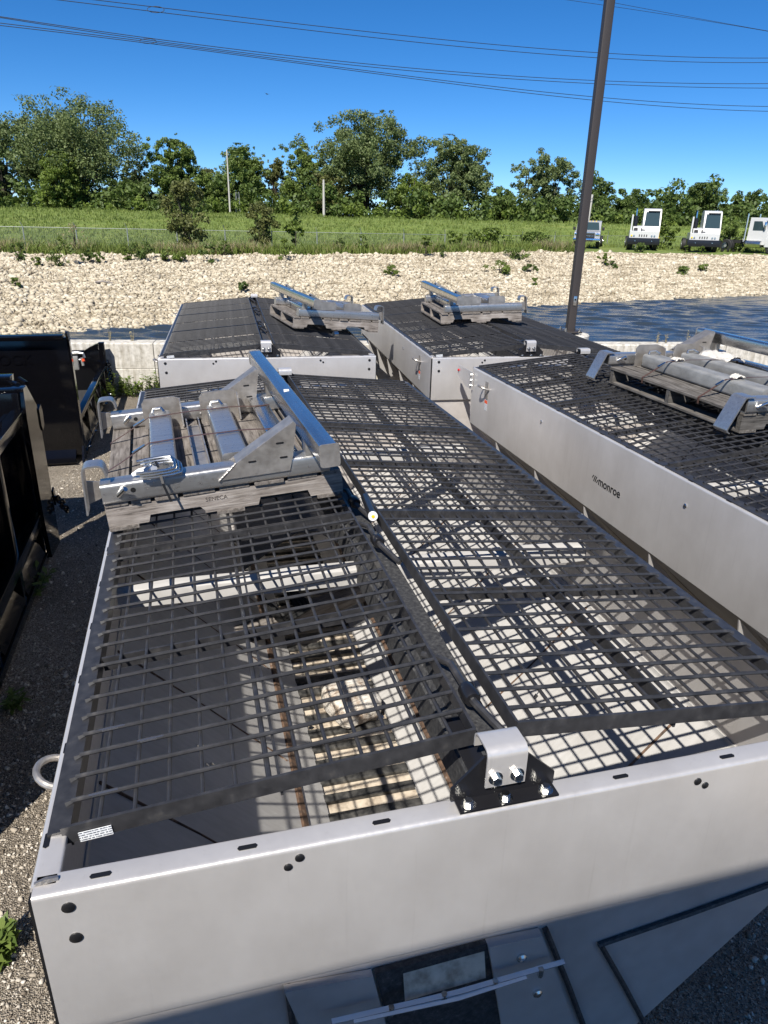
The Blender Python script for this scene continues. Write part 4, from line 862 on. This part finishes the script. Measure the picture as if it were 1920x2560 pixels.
shrub(22.7,58.6,-.3,.45,M_LEAF_LIT,'second light green weed left of the one before the right yard tractor',53,200,.06,clumps=10)
BW = [(-19.2,39.0,.74,.61),(-17.1,38.9,1.09,.98),(-18.1,38.6,.35,.22),(-15.9,39.8,.58,.49),(-15.5,40.1,.36,.31),(-14.3,40.8,.55,.37),(-13.7,41.5,1.4,.58),(-12.3,41.3,.69,.46),(-11.4,41.3,.83,.32),(-10.0,41.7,.84,.61),(-9.6,43.7,.73,.61),(-6.0,43.6,.98,.73),(-3.1,46.6,.63,.53),(-1.8,47.0,.75,.69),(2.2,46.8,.73,.79),(3.2,47.0,.32,.47),(8.2,48.9,1.64,.38),(6.6,45.0,1.66,.45),(8.6,46.2,.78,.26),(8.4,43.5,.34,.22),(14.3,50.7,.63,.45),(14.8,50.3,.68,.23),(20.1,51.5,1.33,.29),(21.9,52.7,.71,.3),(-7.0,35.5,.48,.28),(-16.7,33.2,.41,.22),(0.1,41.5,.7,.33)]
WLB = {1: 'tallest weed on the bank, near its top at the far left', 0: 'bushy weed at the left end of the bank top', 17: 'wide low weed patch halfway up the bank left of the light pole', 16: 'flat weed strip at the bank top left of the light pole', 24: 'single green tuft on the stones above the left pallet frame', 25: 'single green tuft low on the stones at the left edge', 26: 'single weed on the stones above the middle pallet frame', 22: 'wider of two flat weeds on the bank right of the light pole', 23: 'smaller of two flat weeds on the bank right of the light pole', 19: 'lone small tuft low on the bank beside the light pole'}
for i, (U, V, wd_, hh) in enumerate(BW):
    z0 = float(zt(U,V)); o = shrub(U, V, z0+hh*1.4+.15, wd_*1.2+.12, (M_LEAF_DRK, M_LEAF_MID, M_LEAF_LIT)[i % 3], 'small green weed growing among the pale bank stones', 60+i, int(240+420*wd_), .055, 'bank_weed', 14, 'weeds on the rock bank', z0)
    o['category'] = 'weed'
    if i in WLB: o['label'] = WLB[i]

# weeds in the yard
def yard_weed(loc, n, h, wd_, ls, label, seed, mat=M_LEAF_MID, stems=5):
    r = np.random.default_rng(seed); root = empty('yard_weed', loc, (0,0,0), label, 'weed', 'weeds in the yard'); VV = []; t = MB()
    for s_ in range(stems):
        a = r.uniform(0,6.28); tip = np.array([math.cos(a)*wd_*r.uniform(.1,.5), math.sin(a)*wd_*r.uniform(.1,.5), h*r.uniform(.6,1)]); b0 = np.array([math.cos(a)*wd_*.12, math.sin(a)*wd_*.12, 0]); t.tube([b0,(b0*.4+tip*.6)+[0,0,h*.05],tip], [.004,.003,.001], 5)
        for k in range(n):
            f_ = r.uniform(.05,1); P = b0*(1-f_)+tip*f_; ang = r.uniform(0,6.28); el = r.uniform(-.1,.8); dv = np.array([math.cos(ang)*math.cos(el), math.sin(ang)*math.cos(el), math.sin(el)]); sd_ = np.cross(dv,[0,0,1]); sd_ /= np.linalg.norm(sd_)+1e-6; l_ = ls*r.uniform(.6,1.2)
            VV.append(np.stack([P, P+dv*l_*.5+sd_*l_*.2, P+dv*l_+np.array([0,0,-.12*l_]), P+dv*l_*.5-sd_*l_*.2]))
    VV = np.concatenate(VV); add('leaves', np_mesh('leaves', VV, np.arange(len(VV)).reshape(-1,4), mat), root); t.build('stem', mat, root); return root
yard_weed((-.50,1.10,GZ), 26, .13, .22, .065, 'bright leafy weed on the sunlit gravel beside the nearest hopper', 91, M_LEAF_MID, 9)
yard_weed((-.93,4.25,GZ), 22, .22, .34, .09, 'spreading weed in the shade beside the nearer black body', 92, M_LEAF_MID, 8)
yard_weed((-.79,2.78,GZ), 14, .10, .16, .06, 'small weed alone on the shaded gravel', 93, M_LEAF_MID, 6)
for i in range(9):
    x = -.98+i*.115; yard_weed((x+rnd.uniform(-.03,.03), wall_y(x)-.14+rnd.uniform(-.08,.05), GZ), 18, rnd.uniform(.22,.46), .20, .085, 'leafy green weed in the row at the foot of the concrete wall', 100+i, M_LEAF_LIT if i % 2 else M_LEAF_MID, 5)['group'] = 'weeds along the wall'
yard_weed((-1.12,6.05,GZ), 10, .12, .18, .07, 'dry pale tuft at the edge of the sunlit strip of ground', 120, M_DRY, 6)
for i, (x, y) in enumerate(((8.35,9.62),(8.5,9.6),(8.9,9.55),(-.85,11.2),(-.5,11.15))):
    yard_weed((x, wall_y(x)+.22, -.70), 6, .22, .10, .05, 'thin pale grass stalk on top of the concrete wall', 130+i, M_DRY, 3)['group'] = 'stalks on the wall'

# ================================================================ FENCE
fr = empty('chain_link_fence', bgp(0,52,-.9), (0,0,0), 'long galvanised chain-link fence with angled barb arms along the levee', 'fence')
P0 = fr.location.copy(); FZ = .15
def fpt(U): return bgp(U, float(fenV(U)), 0)
Uf = [-31.0]
while Uf[-1] < 42:
    a = fpt(Uf[-1]); step = 2.9; s_ = Uf[-1]+step
    Uf.append(s_)
pm = MB().tube([(0,0,-1.5),(0,0,.04)], .036, 8).tube([(0,0,.03),(-.10,-.10,.32)], .020, 6).mesh('post', M_LINK)
PH = 1.25
def meshpanel():
    V_, F_ = [], []; n = 0; st_ = .085; t_ = .0035; Wd = 1.0
    for sgn in (1,-1):
        for c0 in np.arange(-PH, 3.05, st_):
            x0, x1 = c0, c0+PH; z0, z1 = (-PH, 0) if sgn > 0 else (0, -PH)
            if x0 < 0: z0 = z0+(z1-z0)*(-x0/PH); x0 = 0
            if x1 > 3.05: z1 = z0+(z1-z0)*((3.05-x0)/(x1-x0)); x1 = 3.05
            if x1-x0 < .01: continue
            V_ += [(x0-t_,0,z0),(x0+t_,.003,z0),(x1+t_,.003,z1),(x1-t_,0,z1)]; F_.append((n,n+1,n+2,n+3)); n += 4
    return np_mesh('mesh_panel', V_, F_, M_LINK)
mpn = meshpanel()
for i in range(len(Uf)-1):
    a, b_ = fpt(Uf[i]), fpt(Uf[i+1]); dv = b_-a; ang = math.atan2(dv.y, dv.x)
    add('post', pm, fr, (a.x-P0.x, a.y-P0.y, FZ-P0.z), (0,0,ang))
    o = add('mesh_panel', mpn, fr, (a.x-P0.x, a.y-P0.y, FZ-P0.z), (0,0,ang), (dv.length/3.05,1,1)); o['kind'] = 'stuff'
    MB().tube([(0,0,0),(dv.length,0,0)], .016, 6).build('top_rail', M_LINK, fr, (a.x-P0.x, a.y-P0.y, FZ-P0.z), (0,0,ang))

# ================================================================ UTILITY POLES, WIRES, TOWER, BIRD
def upole(U, V, ztop, r_, label, lean=0):
    root = empty('utility_pole', bgp(U,V,.3), (0,lean,0), label, 'pole'); MB().tube([(0,0,-.6),(0,0,(ztop-.3)*.5),(0,0,ztop-.3)], [r_*1.2,r_,r_*.8], 8).build('shaft', M_POLEW, root); MB().box(-.16,.16,-.03,.03,ztop-.75,ztop-.69).build('crossarm', M_POLEW, root)
upole(-18.36,88,7.6,.09,'tall thin pale pole in front of the round green tree')
upole(-7.33,84,4.7,.13,'short whitish pole left of the biggest central tree')
upole(21.35,84,3.9,.15,'pale pole standing just right of the dark light pole', R(3))
lt_ = empty('lattice_tower', bgp(-17.83,90,.4), (0,0,0), 'little grey lattice tower seen low between the trees', 'tower'); m = MB()
for sx in (-.28,.28):
    for sy in (-.28,.28): m.tube([(sx,sy,-.3),(sx*.6,sy*.6,3.0)], .035, 5)
m.build('leg', M_LINK, lt_); m = MB()
for k in range(5):
    z0 = k*.6; w0 = .28*(1-.12*k); m.tube([(-w0,-w0,z0),(w0,-w0,z0+.6)], .025, 4).tube([(w0,-w0,z0),(-w0,-w0,z0+.6)], .025, 4).tube([(-w0,-w0,z0),(w0,-w0,z0)], .025, 4)
m.build('bracing', M_LINK, lt_)
pt = empty('power_pylon', bgp(22.3,130,0), (0,0,0), 'distant power pylon top behind the feathery tree', 'pylon'); m = MB()
m.tube([(-.6,0,0),(-.15,0,9)], .09, 5).tube([(.6,0,0),(.15,0,9)], .09, 5).tube([(-1.6,0,7.6),(1.6,0,7.6)], .07, 4).tube([(-1.2,0,6.4),(1.2,0,6.4)], .07, 4)
for k in range(7): m.tube([(-.6+.06*k,0,k*1.25),(.54-.06*k,0,(k+1)*1.25)], .05, 4)
m.build('lattice', M_WIRE, pt)
WR = {'a': [(-21.44,61.47,15.15),(-12.73,65.43,15.23),(-1.01,70.0,15.23),(16.3,75.76,15.45),(36.28,81.52,16.31)], 'b': [(-23.55,60.42,14.87),(-12.76,65.43,14.84),(-1.0,70.0,14.92),(16.35,75.76,15.03),(36.36,81.52,15.94)],
 'c': [(-27.42,58.48,13.45),(-17.7,63.34,13.04),(-.96,70.0,13.05),(16.59,75.76,13.18),(36.77,81.52,14.17)], 'd': [(-27.43,58.48,13.38),(-17.71,63.34,12.94),(-.95,70.0,12.82),(16.61,75.76,12.95),(36.86,81.52,13.78)],
 'e': [(-27.49,58.48,13.06),(-17.72,63.34,12.84),(-.95,70.0,12.48),(16.74,75.76,11.96),(37.22,81.52,12.2)], 'f': [(-27.52,58.48,12.91),(-17.72,63.34,12.76),(-.94,70.0,12.32),(16.77,75.76,11.71),(37.32,81.52,11.78)],
 'g': [(15.17,75.56,19.22),(19.69,76.95,19.07),(27.49,79.24,18.91),(35.77,81.52,18.51)], 'h': [(18.1,76.48,19.49),(22.09,77.68,19.25),(28.32,79.48,18.95),(35.76,81.52,18.54)]}
WL = {'a': 'topmost of the power lines crossing the sky', 'b': 'second highest power line, just under the topmost', 'c': 'upper wire of the middle pair at the right edge', 'd': 'lower wire of the middle pair at the right edge', 'e': 'upper wire of the lowest pair at the right edge', 'f': 'lowest power line crossing the sky', 'g': 'left wire of the short pair at the top right corner', 'h': 'right wire of the short pair at the top right corner'}
for k_, pts in WR.items():
    Uq = np.array([q_[0] for q_ in pts]); Vq = np.array([q_[1] for q_ in pts]); Zq = np.array([q_[2] for q_ in pts])
    cz = np.polyfit(Uq, Zq, 3 if len(pts) > 4 else 2); cv = np.polyfit(Uq, Vq, 2); uu = np.linspace(Uq[0]-9, Uq[-1]+8, 40)
    o = MB().tube([bgp(u_, float(np.polyval(cv,u_)), float(np.polyval(cz,u_))) for u_ in uu], .026 if k_ in 'abcdef' else .018, 5).build('power_line', M_WIRE)
    props(o, WL[k_], 'power line', 'power lines across the sky')
sp = MB(); c0 = bgp(-17.9,63.2,15.05); 
sp.tube([c0+Vector((.62*math.cos(a),-.18*math.cos(a),.2*math.sin(a))) for a in np.linspace(0,2*math.pi,13)], .022, 5); props(sp.build('line_spacer', M_WIRE), 'oval spacer ring on the two topmost power lines', 'spacer')
sp = MB(); c0 = bgp(-18.6,62.9,12.98)
sp.tube([c0+Vector((.62*math.cos(a),-.18*math.cos(a),.16*math.sin(a))) for a in np.linspace(0,2*math.pi,13)], .02, 5); props(sp.build('line_spacer', M_WIRE), 'oval spacer ring on the lower bundle of power lines', 'spacer')
bd = MB().raw([(-.30,0,.10),(-.14,.03,.03),(0,.08,0),(.14,.03,.03),(.30,0,.10),(.13,-.06,.0),(0,-.12,-.03),(-.13,-.06,.0),(0,.0,.05),(0,-.01,-.05)], [(0,1,7),(1,2,8,7),(2,3,5,8),(3,4,5),(8,5,6),(8,6,7),(2,9,3),(1,9,2),(6,9,7),(5,9,6),(3,9,5),(7,9,1)]).build('bird', M_WIRE, None, bgp(-10.9,70,10.66), (0,.15,.3)); props(bd, 'tiny dark bird gliding in the blue sky', 'bird')

# ================================================================ VEHICLES
def wheel(parent, x, y, r_, w_, rim=M_CHROME):
    t = MB().tube([(-w_/2,0,0),(-w_/2+.03,0,0),(w_/2-.03,0,0),(w_/2,0,0)], [r_*.90,r_,r_,r_*.90], 22).build('wheel', M_RUBBER, parent, (x,y,r_))
    MB().tube([(-w_/2-.006,0,0),(w_/2+.006,0,0)], r_*.56, 16).build('rim', rim, t); MB().tube([(-w_/2-.03,0,0),(w_/2+.03,0,0)], r_*.2, 10).build('hub', M_LINK, t)
def veh(name, U, V, turn, label, cat):
    return empty(name, bgp(U, V, float(zt(U,V))+.01), (0,0,-YAW+R(turn)), label, cat, 'white vehicles parked on the far bank')
# pickup chassis cab (front towards -y)
p = veh('pickup_truck', 15.35, 60, -17, 'white pickup chassis cab half hidden by the dark light pole', 'pickup truck')
MB().extr([(0,.55),(-.05,.95),(0,1.12),(.25,1.22),(1.25,1.28),(1.30,.55)], 'x', -.98, .98).build('hood', M_SILVER, p)
MB().extr([(1.15,.5),(1.15,1.27),(1.75,1.93),(2.05,2.0),(2.85,1.98),(3.05,1.85),(3.12,1.25),(3.12,.5)], 'x', -.93, .93).build('cab', M_SILVER, p)
MB().raw([(-.84,1.165,1.315),(.84,1.165,1.315),(.72,1.675,1.875),(-.72,1.675,1.875)], [(0,1,2,3)]).build('windshield', M_GLASS, p)
for s_ in (-1,1):
    MB().raw([(s_*.935,1.55,1.30),(s_*.935,2.75,1.30),(s_*.935,2.70,1.82),(s_*.935,1.88,1.82)], [(0,1,2,3)]).build('side_window', M_GLASS, p)
    MB().box(s_*1.02-.0 if s_>0 else -1.22,1.22 if s_>0 else -1.02,1.45,1.56,1.28,1.52,.03).build('mirror', M_RUBBER, p)
    MB().box(min(s_*.62,s_*.95),max(s_*.62,s_*.95),-.065,.05,.90,1.10,.02).build('headlight', M_CHROME, p)
    MB().extr([(.35,.50),(.40,.86),(.62,1.02),(.95,1.02),(1.16,.86),(1.2,.5)], 'x', s_*.99-.012, s_*.99+.012).build('wheel_arch', M_RUBBER, p)
    wheel(p, s_*.86, .78, .42, .28); wheel(p, s_*.98, 4.35, .42, .26); wheel(p, s_*.70, 4.35, .42, .26)
    MB().box(s_*.42-.05,s_*.42+.05,3.1,5.6,.62,.82).build('frame_rail', M_RUBBER, p)
MB().box(-.58,.58,-.085,.0,.72,1.12,.03).build('grille', M_RUBBER, p); MB().box(-.50,.50,-.10,-.08,.86,.91).build('grille_bar', M_CHROME, p); MB().box(-.55,.55,-.095,-.08,1.07,1.13,.01).build('grille_rim', M_CHROME, p)
MB().box(-1.02,1.02,-.22,-.02,.48,.72,.04).build('bumper', M_CHROME, p); MB().box(-.5,.5,-.225,-.21,.50,.58).build('air_dam', M_RUBBER, p)
for x in (-.5,-.25,0,.25,.5): MB().box(x-.05,x+.05,1.74,1.82,1.93,1.985).build('marker_light', M_YELLOW, p)
# yard tractors
def yard_tractor(U, V, turn, label):
    p = veh('yard_tractor', U, V, turn, label, 'yard tractor')
    MB().box(-1.22,1.22,-.12,.35,.42,.92,.03).build('bumper', M_BRKT, p)
    MB().extr([(.0,.92),(-.02,1.38),(.10,1.42),(1.6,1.42),(1.6,.92)], 'x', -1.08, 1.10).build('nose', M_WHITE, p)
    MB().extr([(.12,1.40),(.35,1.72),(.8,1.80),(1.6,1.80),(1.6,1.40)], 'x', -.86, -.10).build('hood', M_WHITE, p)
    MB().extr([(.10,1.40),(.22,1.78),(.62,2.85),(.75,3.0),(1.05,3.06),(1.75,3.02),(1.82,2.85),(1.85,1.0),(.3,1.0)], 'x', -.18, 1.12).build('cab', M_WHITE, p)
    MB().raw([(-.08,.205,1.80),(1.04,.205,1.80),(1.0,.578,2.80),(-.02,.578,2.80)], [(0,1,2,3)]).build('windshield', M_GLASS, p)
    MB().raw([(1.124,.55,1.85),(1.124,1.25,1.75),(1.124,1.25,2.75),(1.124,.80,2.75)], [(0,1,2,3)]).build('side_window', M_GLASS, p)
    MB().box(.12,1.0,.46,.62,2.84,2.89).build('visor', M_RUBBER, p)
    for x in (-.66,-.12): MB().raw([(x-.17,.108,1.45),(x+.15,.108,1.45),(x+.13,.26,1.63),(x-.13,.26,1.63)], [(0,1,2,3)]).build('hood_vent', M_RUBBER, p, (0,-.02,.02))
    for x in (-.34,-.16,.02,.20): MB().box(x-.035,x+.035,-.035,.0,1.02,1.17).build('grille_slot', M_RUBBER, p)
    for x in (-.92,-.74,.58,.78): MB().tube([(x,-.03,1.08),(x,-.05,1.08)], .065, 12).build('headlight', M_CHROME if abs(x) < .8 else M_YELLOW, p)
    for x in (-.62,.62): MB().tube([(x,-.12,.70),(x,-.16,.70)], .04, 8).build('tow_pin', M_BRIGHT, p)
    MB().extr([(.2,1.40),(.2,2.60),(.42,2.60),(.46,1.40)], 'x', -1.06, -.95).build('air_duct', M_WHITE, p)
    MB().tube([(-.72,.7,1.5),(-.72,.7,1.6),(-.72,.7,2.45),(-.72,.7,2.5)], [.1,.17,.17,.1], 14).build('muffler', M_BRKT, p); MB().tube([(-.72,.7,2.5),(-.72,.72,2.95),(-.72,.80,3.04)], .05, 10).build('exhaust_stack', M_CHROME, p)
    MB().tube([(1.16,.75,.72),(1.16,.70,1.4),(1.14,.95,2.0)], .028, 6).tube([(1.16,1.7,.9),(1.16,1.75,2.0)], .028, 6).build('grab_rail', M_YELLOW, p)
    MB().box(1.02,1.20,.55,.70,.40,.98).build('step_guard', M_YELLOW, p); MB().tube([(1.08,1.05,.75),(1.08,1.75,.75)], .24, 14).build('fuel_tank', M_BRIGHT, p)
    for s_ in (-1,1): wheel(p, s_*.98, .72, .50, .30, M_WHITE); wheel(p, s_*1.02, 3.3, .50, .30, M_WHITE); wheel(p, s_*.70, 3.3, .5, .30, M_WHITE); MB().box(s_*.42-.06,s_*.42+.06,.4,4.2,.62,.85).build('frame_rail', M_RUBBER, p)
    return p
yard_tractor(19.75, 59.9, -14, 'left of two white yard tractors, a dark bush before its bumper')
yard_tractor(24.6, 60.2, -13, 'right of two white yard tractors, parked closer to the right edge')
# day-cab truck at the right edge
p = veh('cab_truck', 31.6, 60.8, 42, 'white cab truck with chrome bumper cut by the right edge', 'truck')
MB().extr([(0,.6),(-.05,1.15),(.15,1.5),(1.5,1.75),(1.5,.6)], 'x', -.95, .95).build('hood', M_WHITE, p)
MB().extr([(1.4,.7),(1.4,1.75),(1.75,2.55),(2.0,2.72),(2.9,2.72),(2.95,.7)], 'x', -.98, .98).build('cab', M_WHITE, p)
MB().raw([(-.88,1.405,1.82),(.88,1.405,1.82),(.80,1.70,2.5),(-.80,1.70,2.5)], [(0,1,2,3)]).build('windshield', M_GLASS, p, (0,-.01,.0))
for s_ in (-1,1):
    MB().raw([(s_*.985,1.7,1.75),(s_*.985,2.6,1.75),(s_*.985,2.6,2.45),(s_*.985,1.95,2.45)], [(0,1,2,3)]).build('side_window', M_GLASS, p)
    MB().extr([(.2,.55),(.25,1.1),(.55,1.3),(1.0,1.3),(1.3,1.05),(1.35,.55)], 'x', s_*1.0-.2, s_*1.0+.06).build('fender', M_WHITE, p)
    MB().box(min(s_*.70,s_*1.04),max(s_*.70,s_*1.04),-.02,.2,1.0,1.2,.03).build('headlight', M_CHROME, p); MB().box(min(s_*1.0,s_*1.07),max(s_*1.0,s_*1.07),.05,.2,1.02,1.15).build('turn_signal', M_YELLOW, p)
    wheel(p, s_*.98, .80, .50, .30); wheel(p, s_*1.0, 4.5, .52, .30); wheel(p, s_*.68, 4.5, .52, .30)
    MB().tube([(s_*1.12,3.1,.9),(s_*1.12,3.1,3.0)], .07, 10).build('exhaust_stack', M_CHROME, p); MB().tube([(s_*1.0,1.7,.75),(s_*1.0,2.9,.75)], .28, 14).build('fuel_tank', M_BRIGHT, p)
    MB().box(s_*.42-.06,s_*.42+.06,2.9,5.4,.75,1.0).build('frame_rail', M_RUBBER, p); MB().box(s_*1.12-.06,s_*1.12+.06,1.55,1.68,1.9,2.4,.02).build('mirror', M_CHROME, p)
MB().box(-1.05,1.05,-.22,.0,.45,.8,.04).build('bumper', M_CHROME, p); MB().box(-.55,.55,-.075,.0,.85,1.35,.02).build('grille', M_CHROME, p)
